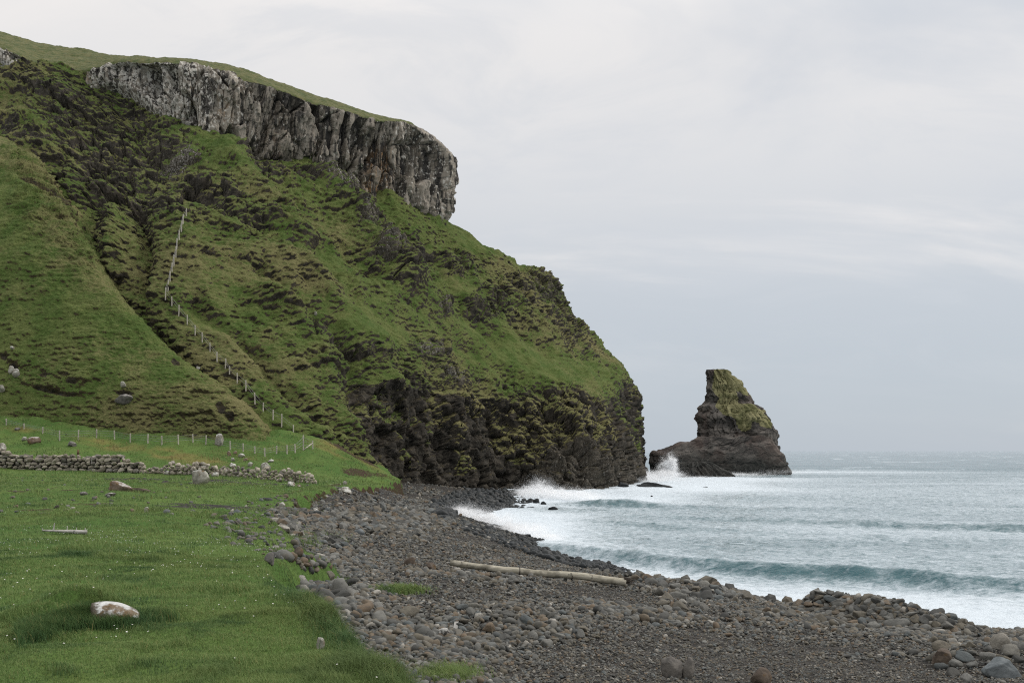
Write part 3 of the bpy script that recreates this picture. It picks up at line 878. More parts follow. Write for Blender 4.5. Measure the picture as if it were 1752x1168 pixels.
def beach_z(X, Y, fine=True):
    z = BZ0(X, Y)
    for px, py, h, rx, ry, a, an in MOUNDS:
        cx, cy, _ = PZ(px, py, h)
        t = math.radians(an)
        u = ((X - cx) * math.cos(t) + (Y - cy) * math.sin(t)) / rx
        v = (-(X - cx) * math.sin(t) + (Y - cy) * math.cos(t)) / ry
        z = z + a * np.exp(-(u * u + v * v) ** 1.4 * 0.7)
    if fine:
        p = pts3(X, Y)
        z = z + 0.10 * fbm(p, 2.6, 3, 201) + 0.035 * fbm(p, 0.5, 2, 202)
    return z


def field_drop(X, Y):
    ins = inside(X, Y, FPOLY)
    d, _ = seg_dist(X, Y, EDGE)
    d = np.where(ins, -np.abs(d), np.abs(d))
    d = d + 0.35 * fbm(pts3(X, Y), 1.6, 3, 203) * np.clip(Y / 20, 0.6, 2.5)
    return d


def field_z(X, Y, drop=True):
    p = pts3(X, Y)
    z = FZ0(X, Y) + 0.12 * fbm(p, 5.0, 2, 204) + 0.12 * fbm(p, (1.5, 0.9, 1), 3, 205) + 0.022 * fbm(p, 0.3, 2, 206)
    z = z + 0.16 * sstep(24, 40, Y) * sstep(104, 90, Y) * np.maximum(fbm(p, (3.2, 2.0, 2), 3, 208, ridged=True) - 0.15, 0)
    z = z + np.clip((Y - 100) / 12, 0, 1) * (0.55 * fbm(p, 4, 4, 207) + 0.3 * fbm(p, (2.5, 1.2, 1), 3, 209, ridged=True))
    for px, py, h, rx, ry, a in [(130, 1062, 5, 0.5, 0.15, 0.36), (66, 1076, 5, 0.5, 0.16, 0.18), (190, 1074, 5, .4, .15, 0.06)]:      # the grown-over ramp beside the half-buried boulder
        cx, cy, _ = PZ(px, py, h)
        z = z + a * np.exp(-((X - cx) / rx) ** 2 - ((Y - cy) / ry) ** 2)
    if drop:
        d = field_drop(X, Y)
        bz = beach_z(X, Y, False)
        t = sstep(-0.35, 0.55, d)
        z = np.where(d > -0.4, z + (np.minimum(bz - 0.45, z - 0.3) - z) * t, z)
        z = np.where(d > 1.2, np.minimum(z, bz - 0.6), z)
    return z


def fan(y0, y1, ratio, r0, r1, nu, off=7.0):
    n = int(math.log((y1 + off) / (y0 + off)) / ratio)
    Y = (y0 + off) * np.exp(np.linspace(0, math.log((y1 + off) / (y0 + off)), n)) - off
    u = np.linspace(r0, r1, nu)
    return u[None, :] * (Y[:, None] + off), Y[:, None] * np.ones((1, nu))


SCARS = [(30, 840, 34, 2.2, 0, .7), (150, 862, 60, 2.6, 0, .75), (60, 872, 44, 2.2, 0, .8), (220, 835, 22, 1.8, 0, .8), (120, 838, 22, 1.8, 0, .8), (90, 833, 14, 1.5, 0, .7), (330, 862, 22, 1.5, 0, .6), (270, 858, 16, 1.5, 0, .6), (300, 839, 22, 1.8, 0, .7), (20, 858, 26, 1.6, 0, .6), (380, 836, 30, 1.8, -4, .5), (340, 905, 18, 1.6, 0, .45), (410, 868, 26, 2.5, 0, .7), (395, 895, 22, 3, 0, .6), (430, 940, 26, 3, 0, .5)]


def straw(X, Y, Z):
    px, py = proj(X, Y, Z)
    p = pts3(X, Y)
    d = ell(px, py, [(225, 765, 90, 10, 8, .95), (310, 782, 80, 9, 8, .95), (420, 785, 60, 8, 10, .5), (640, 780, 45, 20, 30, .9), (580, 770, 40, 14, 20, .7), (500, 765, 50, 8, 10, .4), (60, 735, 60, 6, 0, .5)])
    return np.clip(d * (0.55 + 0.9 * fbm(p, (3, 1.5, 2), 4, 212)) + 0.35 * np.maximum(fbm(p, 9, 3, 215) - 0.05, 0) * sstep(30, 80, Y) + sstep(96, 108, Y) * (0.16 + 0.5 * fbm(p, (5, 3, 3), 4, 218)), 0, 1)


def scar(X, Y, Z):
    px, py = proj(X, Y, Z)
    return ell(px + 9 * fbm(pts3(X, Y), 2.0, 3, 216), py + 1.5 * fbm(pts3(X, Y), 1.0, 2, 217), SCARS)


def build_ground():
    X, Y = fan(-3.0, 138, 0.0052, -1.35, 0.13, 900)
    Z = field_z(X, Y)
    d = field_drop(X, Y)
    p = pts3(X, Y)
    G = np.stack([X, Y, Z], -1).astype(f4)
    nz = np.abs(normals(G)[..., 2])
    px, py = proj(X, Y, Z)
    rock = 0.75 * sstep(0.80, 0.45, nz) * (d > -0.8) * (0.35 + 0.65 * sstep(25, 45, Y))
    rock = np.maximum(rock, 0.9 * ell(px + 5 * fbm(p, 1.5, 2, 210), py, [(612, 808, 30, 7, 8, 1), (650, 812, 20, 4, 5, .8), (600, 775, 60, 3.5, 28, .9), (570, 830, 30, 3, -8, .7), (500, 842, 40, 2.5, -12, .6), (440, 855, 30, 3, -10, .5)]))
    rock = np.maximum(rock, 0.85 * scar(X, Y, Z))
    dry = straw(X, Y, Z)
    keep = inside(X, Y, FPOLY) | (d < 2.2)
    o = grid_obj('meadow', G, M_TURF, {'rock': rock, 'dry': np.clip(dry, 0, 1)}, keep=keep)
    tag(o, 'short green pasture above the beach', 'meadow', kind='structure')
    # shingle, carried on under the sea
    X, Y = fan(1.0, 230, 0.0055, -0.42, 0.62, 700)
    Z = beach_z(X, Y)
    p = pts3(X, Y)
    far = sstep(35, 70, Y)
    cv, cb = cells(X / 0.42, Y / 0.42, 3)
    Z = Z + far * (0.10 * cv + 0.14 * np.clip(cb, 0, 0.6))
    wet = sstep(1.0, 0.6, Z + 0.35 * fbm(p, 3, 3, 214)) * sstep(44, 52, Y)
    o = grid_obj('beach', np.stack([X, Y, Z], -1).astype(f4), M_BEACH, {'wet': wet})
    tag(o, 'grey shingle beach sloping down to the surf', 'beach', kind='structure')


build_ground()


def hit(px, py, zf, y0=5.0, y1=190.0, n=700):
    """where the rays through photo pixels meet a height field (nearest crossing)"""
    px, py = np.atleast_1d(np.asarray(px, float)), np.atleast_1d(np.asarray(py, float))
    ys = np.exp(np.linspace(math.log(y0), math.log(y1), n))
    X = (px[:, None] - CX) / F * ys
    Zr = H + (HZ - py[:, None]) / F * ys
    Yg = np.ones_like(X) * ys
    dz = Zr - zf(X, Yg)
    k = np.argmax(dz < 0, axis=1)
    k = np.where((dz < 0).any(axis=1), np.maximum(k, 1), n - 1)
    i = np.arange(len(px))
    a, b = dz[i, k - 1], dz[i, k]
    t = np.clip(a / (a - b + 1e-9), 0, 1)
    Y = ys[k - 1] + (ys[k] - ys[k - 1]) * t
    X = (px - CX) / F * Y
    return np.stack([X, Y, zf(X, Y)], -1)


def land_z(X, Y):
    return np.maximum(field_z(X, Y), beach_z(X, Y))


# ------------------------------------------------------------------ the sea, from the shore to the horizon
W1 = [(-6, 76), (-2, 71.5), (3.3, 66.5), (12.3, 57), (25.5, 50), (45, 43), (75, 36), (110, 30)]
A1 = [0.3, 0.5, 0.55, 0.6, 0.68, 0.7, 0.7, 0.6]
W2 = [(10, 110), (22, 101), (34.5, 94), (45, 88), (70, 79), (110, 68)]
A2 = [0.0, 0.2, 0.45, 0.55, 0.6, 0.6]
W3 = [(4, 131), (9, 128), (14, 125), (19, 122), (28, 119)]
A3 = [0.0, 0.5, 0.85, 0.35, 0.0]
W4 = [(6, 100), (14, 92), (24, 84), (40, 74)]
A4 = [0.2, 0.25, 0.15, 0.0]


def sea(X, Y):
    p = pts3(X, Y)
    wob = 0.9 * fbm(p, 7, 3, 301)
    near = sstep(900, 120, Y)
    z = near * (0.16 * fbm(p, (16, 9, 9), 3, 302) + 0.15 * fbm(p, (4.2, 2.4, 3), 3, 303, ridged=True) + sstep(70, 130, Y) * 0.14 * fbm(p, (7, 4, 3), 3, 309, ridged=True) + 0.06 * fbm(p, (1.1, 0.7, 1), 2, 304, ridged=True)) - 0.05
    z = z + sstep(5000, 600, Y) * 0.45 * fbm(p, (60, 26, 30), 3, 305)
    foam = 0.50 + 0.08 * fbm(p, (26, 9, 9), 4, 306)
    foam = foam - 0.15 * sstep(170, 420, Y) 
    for L, A, fw, bw in ((W1, A1, 1.0, 4.5), (W2, A2, 1.5, 6.5), (W3, A3, 1.7, 5), (W4, A4, 1.6, 5)):
        d, t = seg_dist(X, Y, L)
        d = d + wob
        a = np.interp(t, np.arange(len(A)), A) * (1 + 0.45 * fbm(p, (5, 40, 9), 3, 307))
        pr = np.where(d < 0, np.exp(-(d / bw) ** 2), np.exp(-(d / fw) ** 2)) - 0.22 * np.exp(-((d - 2.6 * fw) / (1.4 * fw)) ** 2)
        z = z + a * pr
        face = np.exp(-((d - 0.75 * fw) / (0.85 * fw)) ** 2)
        foam = foam - (0.24 - 0.16 * fbm(p, (0.9, 3.0, 1), 3, 310)) * np.clip(a, 0, 1) * face + 0.04 * np.clip(a, 0, 1) * np.exp(-((d - 4.6) / 3.2) ** 2) + 0.10 * np.clip(a, 0, 1) * np.exp(-((d + 0.2) / 0.35) ** 2)
    bz = beach_z(X, Y, False)
    foam = foam + 0.15 * sstep(-1.5, 0.0, bz) * (Y < 190)
    # churned water: surf on the beach, round the point and the stack
    for cx, cy, rx, ry, s in [(-4, 88, 8, 14, .55), (-2, 104, 8, 10, .5), (9, 146, 9, 7, .6), (12, 150, 14, 18, .25), (30, 185, 18, 18, .28), (36, 215, 14, 26, .4), (46, 250, 22, 22, .4), (85, 330, 50, 26, .28), (16, 43, 8, 7, .3), (30, 36, 10, 5, .3)]:
        foam = foam + s * np.exp(-((X - cx) / rx) ** 2 - ((Y - cy) / ry) ** 2)
    caps = sstep(0.34, 0.5, fbm(p, (26, 12, 9), 4, 308)) * sstep(200, 400, Y) * 0.30
    return z, foam + caps


def build_sea():
    def rows(y0, y1, ratio):
        n = int(math.log(y1 / y0) / ratio)
        return y0 * np.exp(np.linspace(0, math.log(y1 / y0), n, endpoint=False))
    ys = np.concatenate([rows(26, 420, 0.0042), rows(420, 4000, 0.012), rows(4000, 40000, 0.08), [40000]])
    u = np.concatenate([np.linspace(-0.16, 0.64, 860), np.linspace(0.65, 1.6, 40)])
    X, Y = ys[:, None] * u[None, :], ys[:, None] * np.ones((1, len(u)))
    Z, foam = sea(X, Y)
    o = grid_obj('sea', np.stack([X, Y, Z], -1).astype(f4), M_SEA, {'foam': np.clip(foam, 0, 1)})
    tag(o, 'pale grey-blue sea with foam streaks and low teal breakers', 'sea', kind='structure')


build_sea()


# ------------------------------------------------------------------ sea stack
def loft(levels, yc, depth, n=220, per=5, seed=0, front=1.0, amp=1.0, back=1.0):
    """levels: (row, left column, right column) from the foot up; returns a closed ring grid"""
    L = np.array(levels, float)
    rows = []
    for py, xl, xr in L:
        Y = yc
        z = H + (HZ - py) / F * Y
        a, b = (xl - CX) / F * Y, (xr - CX) / F * Y
        rows.append((z, (a + b) / 2, (b - a) / 2))
    rows = np.array(rows)
    # linear resampling keeps ledges crisp
    t = np.linspace(0, len(rows) - 1, (len(rows) - 1) * per + 1)
    rows = np.stack([np.interp(t, np.arange(len(rows)), rows[:, k]) for k in range(3)], -1)
    th = np.linspace(0, 2 * np.pi, n, endpoint=False)
    c, s = np.cos(th), np.sin(th)
    sq = lambda q: np.sign(q) * np.abs(q) ** 0.72
    X = rows[:, 1:2] + rows[:, 2:3] * sq(c)[None]
    D = np.clip(rows[:, 2:3] * depth, 0.5, None)
    Yy = yc + np.where(s < 0, front, back)[None] * D * sq(s)[None]
    Z = rows[:, 0:1] * np.ones((1, n))
    G = np.stack([X, Yy, Z], -1)
    cen = np.stack([rows[:, 1:2] * np.ones((1, n)), yc * np.ones((len(rows), n)), Z], -1)
    out = G - cen
    out[..., 2] = 0
    out /= np.linalg.norm(out, axis=-1, keepdims=True) + 1e-6
    p = G.astype(f4)
    sA = np.arctan2(out[..., 1], out[..., 0]) * 10
    cv, cb = cells(sA / 1.3 + 0.3 * fbm(p, 3, 2, seed + 1), Z / 3.2 + 0.3 * fbm(p, 5, 2, seed + 2), seed + 3)
    st = fbm(p, (30, 30, 1.5), 3, seed + 4)
    d = amp * (0.75 * cv - 0.5 * (cb < 0.12) + 0.45 * st + 1.5 * fbm(p, (4.5, 4.5, 5), 4, seed + 5) + 0.35 * fbm(p, 0.9, 3, seed + 6))
    G = G + out * d[..., None]
    G[..., 2] += 0.35 * amp * fbm(p, 2.2, 3, seed + 7)
    return G.astype(f4)


def capped(name, G, mat, parent, attrs, sel=None):
    nv, nu = G.shape[:2]
    q = quads(nv, nu, wrap=True)
    top = G[-1].mean(axis=0)
    V = np.vstack([G.reshape(-1, 3), top])
    i = np.arange(nu) + (nv - 1) * nu
    tri = np.stack([i, np.roll(i, -1), np.full(nu, nv * nu), np.full(nu, nv * nu)], -1)
    q = np.vstack([q, tri])
    q[-nu:, 3] = q[-nu:, 2]
    at = {k: np.append(v.ravel(), v.ravel()[-1]) for k, v in attrs.items()}
    qq = q[:-nu]
    t3 = tri[:, :3]
    m = sel.ravel()[np.minimum(qq, nv * nu - 1)].mean(axis=1) > 0.5 if sel is not None else np.zeros(len(qq), bool)
    allq = np.vstack([qq[:, [0, 1, 2]], qq[:, [0, 2, 3]], t3])
    mm = np.concatenate([m, m, np.full(nu, bool(sel is not None and sel.ravel()[-1] > 0.5))])
    return V, allq, mm, at


def sub_mesh(name, V, q, mat, at, parent):
    used, inv = np.unique(q, return_inverse=True)
    me = mesh_np(name, V[used], inv.reshape(q.shape), mat, {k: v[used] for k, v in at.items()})
    return link(name, me, parent)


M_STACK, M_STACKG = mat_stack(False), mat_stack(True)


def build_stack():
    yc = 300.0
    up = [(830, 1165, 1350), (800, 1190, 1338), (771, 1196, 1326), (760, 1199, 1326), (750, 1197, 1325), (740, 1195, 1325), (733, 1197, 1319), (722, 1199, 1316), (712, 1196, 1310), (705, 1198, 1304), (699, 1198, 1298), (694, 1200, 1291), (691, 1207, 1283), (687, 1211, 1282), (680, 1210, 1281), (672, 1212, 1277), (664, 1210, 1273), (656, 1212, 1267), (648, 1210, 1260), (641, 1209, 1253), (636, 1210, 1246), (632.5, 1212, 1237)]
    G = loft(up, yc, 0.62, seed=400, per=9, amp=1.05, n=300)
    N = -normals(np.concatenate([G, G[:, :1]], 1))[:, :-1]
    px, py = proj(G[..., 0], G[..., 1], G[..., 2])
    j = 3.0 * fbm(G, 3, 3, 411)
    gp = [(1222, 630), (1250, 634), (1270, 646), (1284, 676), (1270, 672), (1260, 668), (1268, 688), (1290, 692), (1308, 702), (1320, 722), (1322, 735), (1300, 728), (1288, 718), (1284, 736), (1268, 738), (1256, 716), (1236, 708), (1224, 694), (1230, 680), (1217, 668), (1219, 648)]
    front = np.arange(G.shape[1])[None, :] * np.ones((G.shape[0], 1)) > G.shape[1] / 2
    g = inside(px + j, py - j, gp) & front
    g = g | (~front & (py < 735) & (px + j > 1215))
    low = sstep(770, 800, py + 6 * fbm(G, 4, 3, 412))
    root = bpy.data.objects.new('sea_stack', None)
    COL.objects.link(root)
    tag(root, 'tall dark rock stack with a sloping grass cap standing in the sea beyond the point', 'sea stack')
    V, q, m, at = capped('s', G, M_STACK, root, {'low': low}, g.astype(float))
    sub_mesh('rock_pillar', V, q[~m], M_STACK, at, root)
    V2 = V.copy()
    sub_mesh('grass_cap', V2, q[m], M_STACKG, at, root)
    # low platform round its foot, running out towards the point
    sh = [(826, 1112, 1358), (812, 1114, 1354), (804, 1116, 1351), (796, 1115, 1347), (788, 1113, 1345), (780, 1113, 1342), (775, 1114, 1341), (771, 1118, 1338), (769, 1123, 1336), (765, 1134, 1333), (760, 1152, 1330), (757, 1180, 1327), (748, 1196, 1322)]
    G = loft(sh, 292.0, 0.14, seed=430, per=9, amp=0.55, n=420, front=1.5)
    px, py = proj(G[..., 0], G[..., 1], G[..., 2])
    G[..., 2] -= np.where(py < 790, 1, 0) * (1.0 * sstep(1170, 1125, px) + 2.0 * sstep(1315, 1345, px)) * 0.6
    G[..., 2] += (py < 782) * 0.9 * fbm(G * np.array([1, 1, 0.2], f4), 2.5, 3, 434)
    V, q, m, at = capped('s', G, M_STACK, root, {'low': sstep(770, 800, py + 8 * fbm(G, 4, 3, 432))})
    sub_mesh('rock_shelf', V, q, M_STACK, at, root)
    sh = [(822, 1150, 1262), (815, 1154, 1258), (808, 1156, 1248), (800, 1158, 1236), (794, 1164, 1222), (790, 1172, 1212)]
    G = loft(sh, 268.0, 0.45, seed=440, per=9, amp=0.7, n=300)
    V, q, m, at = capped('s', G, M_STACK, root, {'low': np.ones(G.shape[:2], f4)})
    sub_mesh('rock_shelf', V, q, M_STACK, at, root)


build_stack()


# ------------------------------------------------------------------ boulders
def boulder_mesh(name, seed, mat, sx, sy, sz, sub=4, facets=6, rough=0.12, boxy=0.0, up=None):
    V, Fc = pebble(sub, seed, facets, rough, boxy)
    V = V / np.abs(V).max(axis=0)
    V = V * np.array([sx, sy, sz], f4)
    return mesh_np(name, V, Fc, mat)


def boulder(name, label, cat, px, py, w, h, mat, zf=land_z, seed=1, Y=None, depth=0.8, tilt=0.0, rot=0.0, sink=0.25, facets=6, rough=0.12, sub=4, group=None, boxy=0.0):
    """a stone whose foot stands at photo pixel (px, py), w by h photo pixels large"""
    p = np.array(P(px, py, Y)) if Y else hit(px, py, zf)[0]
    k = p[1] / F
    sx, hz = w * k / 2, h * k
    sz = hz / 2 / (1 - sink)
    me = boulder_mesh(name, seed, mat, sx, sx * depth, sz, sub, facets, rough, boxy)
    o = link(name, me, None, (p[0], p[1] + sx * depth * 0.5, p[2] + hz - sz))
    o.rotation_euler = (0, math.radians(tilt), math.radians(rot))
    return tag(o, label, cat, group)


B_WHITE = mat_boulder('pale_lichened_stone', (0.18, 0.168, 0.140), (0.32, 0.305, 0.262), (0.55, 0.545, 0.50), 0.55, 0.2)
B_GREY = mat_boulder('grey_boulder', (0.085, 0.08, 0.074), (0.155, 0.145, 0.13), (0.42, 0.40, 0.37), 0.35, 0.0)
B_RED = mat_boulder('russet_boulder', (0.12, 0.085, 0.062), (0.21, 0.16, 0.125), (0.45, 0.43, 0.40), 0.45, 0.5)
B_BROWN = mat_boulder('brown_boulder', (0.070, 0.055, 0.043), (0.125, 0.098, 0.075), (0.3, 0.28, 0.25), 0.1, 0.2)
B_PLAIN = mat_boulder('plain_grey_stone', (0.095, 0.088, 0.080), (0.150, 0.137, 0.120), (0.3, 0.28, 0.25), 0.0, 0.0, k=3)
B_BLUE = mat_boulder('bluish_slab', (0.105, 0.120, 0.125), (0.175, 0.190, 0.192), (0.4, 0.4, 0.4), 0.1, 0.0)
B_WET = mat_boulder('wet_black_rock', (0.008, 0.010, 0.011), (0.024, 0.027, 0.028), (0.2, 0.2, 0.2), 0.0, 0.0, wet=0.55)
B_FRONT = mat_boulder('half_buried_boulder', (0.080, 0.066, 0.048), (0.140, 0.118, 0.088), (0.56, 0.56, 0.54), 0.50, 0.45, k=3.0)

boulder('boulder', 'rounded boulder with a white lichen top and brown mossy side half buried in the grass', 'boulder', 188, 1069, 98, 37, B_FRONT, field_z, seed=3, tilt=9, sink=0.3, depth=0.6, facets=2, rough=0.07, sub=5)
boulder('stone', 'small upright white stone poking from the turf near the bank edge', 'stone', 548, 1110, 15, 20, B_WHITE, field_z, seed=5, depth=0.6, facets=4)
boulder('boulder', 'tall pale boulder standing among the lower fence posts', 'boulder', 374, 763, 15, 22, B_WHITE, field_z, seed=7, rough=0.16)
boulder('boulder', 'white boulder on the slope between the ruined wall and the fence corner', 'boulder', 454, 804, 19, 14, B_WHITE, field_z, seed=9)
boulder('boulder', 'large pale slanting boulder lying in front of the ruined wall', 'boulder', 340, 829, 34, 26, B_WHITE, field_z, seed=11, tilt=28, depth=0.7)
boulder('boulder', 'long low reddish boulder on the pasture in front of the drystone wall', 'boulder', 205, 840, 40, 17, B_RED, field_z, seed=13, depth=0.5, tilt=8, boxy=0.25)
boulder('stone', 'flat dark slab trailing beside the long reddish boulder', 'stone', 243, 842, 34, 7, B_BROWN, field_z, seed=15, depth=0.4, tilt=4)
boulder('boulder', 'pale boulder with russet lichen on the grass uphill of the drystone wall', 'boulder', 57, 758, 23, 13, B_RED, field_z, seed=17)
boulder('stone', 'little white stone touching the russet boulder above the wall', 'stone', 41, 755, 10, 7, B_WHITE, field_z, seed=19)
boulder('stone', 'grey slab lying tilted in the grass below the fence', 'stone', 122, 763, 16, 10, B_GREY, field_z, seed=21, tilt=25)
boulder('stone', 'small grey stone beside the uphill fence post', 'stone', 29, 737, 10, 5, B_GREY, field_z, seed=23)
boulder('boulder', 'white topped block crowning the end of the drystone wall', 'boulder', 2, 772, 14, 15, B_WHITE, None, seed=25, Y=97.5)
boulder('boulder', 'white boulder where the grass meets the shingle below the earth bank', 'boulder', 590, 845, 24, 13, B_WHITE, land_z, seed=27)
boulder('stone', 'round pale stone just above the white boulder at the grass edge', 'stone', 590, 829, 8, 7, B_WHITE, land_z, seed=29)
boulder('boulder', 'white boulder alone on the upper shingle', 'boulder', 538, 881, 15, 12, B_WHITE, land_z, seed=31)
boulder('stone', 'white stone at the upper tip of the shingle', 'stone', 482, 867, 12, 8, B_WHITE, land_z, seed=33)
boulder('stone', 'single white stone on open pasture above the driftwood branch', 'stone', 250, 876, 9, 9, B_WHITE, field_z, seed=35)
boulder('boulder', 'pale stone at the seaward end of the ruined wall', 'boulder', 497, 832, 15, 9, B_WHITE, field_z, seed=37)
boulder('stone', 'rust coloured stone next to the pale stone near the ruined wall end', 'stone', 512, 833, 9, 5, B_RED, field_z, seed=39)
boulder('stone', 'dark pitted stone on the pasture', 'stone', 141, 847, 15, 7, B_GREY, field_z, seed=41)
boulder('stone', 'dark double humped stone below the long reddish boulder', 'stone', 187, 849, 18, 8, B_GREY, field_z, seed=43)
boulder('stone', 'dull flat stone sunk in the turf', 'stone', 160, 854, 9, 5, B_GREY, field_z, seed=45)
boulder('boulder', 'grey boulder on the grass tongue beside the shingle', 'boulder', 461, 964, 20, 20, B_GREY, land_z, seed=47, tilt=15)
boulder('boulder', 'dark brown round boulder at the grass tongue edge', 'boulder', 510, 950, 18, 15, B_BROWN, land_z, seed=49)
boulder('boulder', 'brown square boulder alone on the middle shingle', 'boulder', 701, 968, 21, 18, B_BROWN, beach_z, seed=51, boxy=0.3)
boulder('boulder', 'dark angular stone by the pale end of the pole', 'boulder', 737, 975, 18, 13, B_BROWN, beach_z, seed=53)
boulder('boulder', 'large split grey boulder on the open shingle', 'boulder', 1150, 1157, 38, 42, B_PLAIN, beach_z, seed=55, boxy=0.2, depth=0.7, sub=5)
boulder('boulder', 'curved slab split off the large grey boulder', 'boulder', 1178, 1160, 22, 38, B_PLAIN, beach_z, seed=56, depth=1.0, sub=5)
boulder('boulder', 'round brown boulder cut off by the bottom of the view', 'boulder', 1303, 1172, 38, 30, B_BROWN, beach_z, seed=57, sub=5)
boulder('boulder', 'reddish brown block at the near end of the corner heap', 'boulder', 1613, 1135, 38, 25, B_BROWN, beach_z, seed=59, boxy=0.3, sub=5)
boulder('boulder', 'long bluish grey slab leaning in the corner heap', 'boulder', 1722, 1160, 78, 36, B_BLUE, beach_z, seed=61, tilt=22, depth=0.45, boxy=0.2, sub=5)
boulder('boulder', 'smooth greenish grey stone on the shingle beyond the pole', 'boulder', 614, 915, 20, 11, B_BLUE, beach_z, seed=63)
for k, (x, y, w, h, what) in enumerate([(907, 861, 16, 9, 'low wet black rock at the foot of the boulder spit'), (917, 863, 13, 14, 'tallest wet black rock standing in the surf'), (930, 866, 12, 9, 'middle wet black rock in the broken water'), (946, 874, 19, 8, 'outermost wet black rock sloping into the surf'),
                                        (908, 870, 15, 5, 'flat wet black rock awash in foam'), (1207, 832, 13, 3, 'dark reef tip awash in front of the sea stack'), (1115, 850, 5, 3, 'tiny dark rock alone in open water'), (979, 850, 12, 6, 'rounded black rock behind the breaking wave'), (1032, 968, 24, 6, 'flat black rock at the water edge by the shingle point'), (965, 848, 14, 4, 'half drowned black rock in the white surf')]):
    boulder('sea_rock', what, 'rock', x, y, w, h, B_WET, lambda X, Y: np.zeros_like(X) - 0.15, seed=70 + k, depth=0.7, facets=8, rough=0.18, sub=3, sink=0.35)
B_POINT = B_WET
boulder('sea_rock', 'low dark ledge running out from the point below the splash', 'rock', 1122, 825, 66, 11, B_WET, lambda X, Y: np.zeros_like(X) - 0.3, seed=90, depth=0.5, tilt=5, facets=10, rough=0.22, sub=5)
boulder('sea_rock', 'dark block at the cliff foot beside the splash', 'rock', 1066, 829, 24, 12, B_WET, lambda X, Y: np.zeros_like(X) - 0.3, seed=92, depth=0.7, facets=8, rough=0.2)
for k, (x, y, w, h, G, what) in enumerate([(211, 688, 32, 15, SPUR, 'grey rock ledge breaking the grassy spur'), (210, 660, 10, 9, SPUR, 'small pale rock on the spur above the ledge'), (18, 638, 14, 13, SPUR, 'pale rock at the top of the spur cluster'), (26, 642, 14, 13, SPUR, 'white rock in the spur cluster, lower of the pair'), (20, 596, 8, 5, SPUR, 'lone white stone high on the spur'), (2, 668, 12, 12, SPUR, 'pale rock below the spur cluster'), (340, 632, 10, 6, HILL, 'white rock in the gully bed'), (540, 538, 6, 6, HILL, 'tiny white rock on the open hillside')]):
    p = on_surface(G, x, y)
    boulder('hill_rock', what, 'rock', x, y, w, h, B_WHITE if k else B_GREY, None, seed=100 + k, Y=p[1] - 0.3, depth=0.7, facets=7, rough=0.16)


# ------------------------------------------------------------------ beach stones, one by one
def poly_sample(poly, n, mind, r, tries=12000):
    xs = [p[0] for p in poly]
    ys = [p[1] for p in poly]
    X = r.uniform(min(xs), max(xs), tries)
    Y = r.uniform(min(ys), max(ys), tries)
    ok = inside(X, Y, poly)
    out = []
    for x, y in zip(X[ok], Y[ok]):
        if all((x - a) ** 2 / mind[0] ** 2 + (y - b) ** 2 / mind[1] ** 2 > 1 for a, b in out):
            out.append((x, y))
            if len(out) >= n:
                break
    return np.array(out)


STONES = []
for k in range(14):
    V, Fc = pebble(3, 900 + k, 12, 0.17, 0.2 if k % 3 == 0 else 0)
    STONES.append(mesh_np('stone', V, Fc, M_STONE))


def stones(label, group, poly, n, size, mind, seed, lift=0.25, flat=0.7, name='stone', wet=0.0):
    r = np.random.RandomState(seed)
    pts = poly_sample(poly, n, mind, r)
    ps = hit(pts[:, 0], pts[:, 1], land_z)
    for k, p in enumerate(ps):
        o = link(name, STONES[r.randint(len(STONES))])
        s = r.uniform(*size) * (1.35 if r.rand() < 0.12 else 1.0) / 2
        o.location = (p[0], p[1], p[2] + s * lift)
        o.scale = (s * r.uniform(1.0, 1.35), s * r.uniform(0.8, 1.0), s * r.uniform(flat - 0.12, flat + 0.15))
        o.rotation_euler = (r.normal(0, 0.3), r.normal(0, 0.3), r.uniform(0, 6.3))
        o['wet'] = wet
        tag(o, label, 'stone', group)
    return ps


S1 = stones('rounded stone in the long heap against the water', 'stones of the long heap by the water', [(1335, 1052), (1365, 1020), (1410, 996), (1490, 1004), (1560, 1028), (1620, 1056), (1660, 1080), (1560, 1086), (1450, 1076), (1380, 1062)], 132, (0.25, 0.41), (13, 6.5), 301, 0.35, 0.62)
S2 = stones('rounded cobble in the low mound on the middle beach', 'cobbles of the low mound on the beach', [(700, 1075), (760, 1040), (880, 1035), (960, 1060), (1010, 1085), (960, 1105), (800, 1110), (700, 1100)], 55, (0.17, 0.33), (16, 9), 302)
S3 = stones('weathered stone on the beach crest behind the pole end', 'stones of the beach crest behind the pole', [(1010, 975), (1090, 975), (1210, 1002), (1250, 1022), (1200, 1050), (1140, 1050), (1120, 1000)], 44, (0.28, 0.52), (15, 8), 303)
S4 = stones('stone in the corner heap around the bluish slab', 'stones of the corner heap', [(1600, 1100), (1660, 1092), (1752, 1098), (1752, 1130), (1690, 1135), (1640, 1150), (1660, 1165), (1600, 1150)], 24, (0.22, 0.42), (22, 12), 304)
S5 = stones('dark stone at the foot of the grass bank', 'stones along the foot of the grass bank', [(505, 988), (590, 985), (640, 1005), (700, 1050), (720, 1100), (690, 1110), (620, 1060), (540, 1010)], 40, (0.18, 0.34), (18, 10), 305)


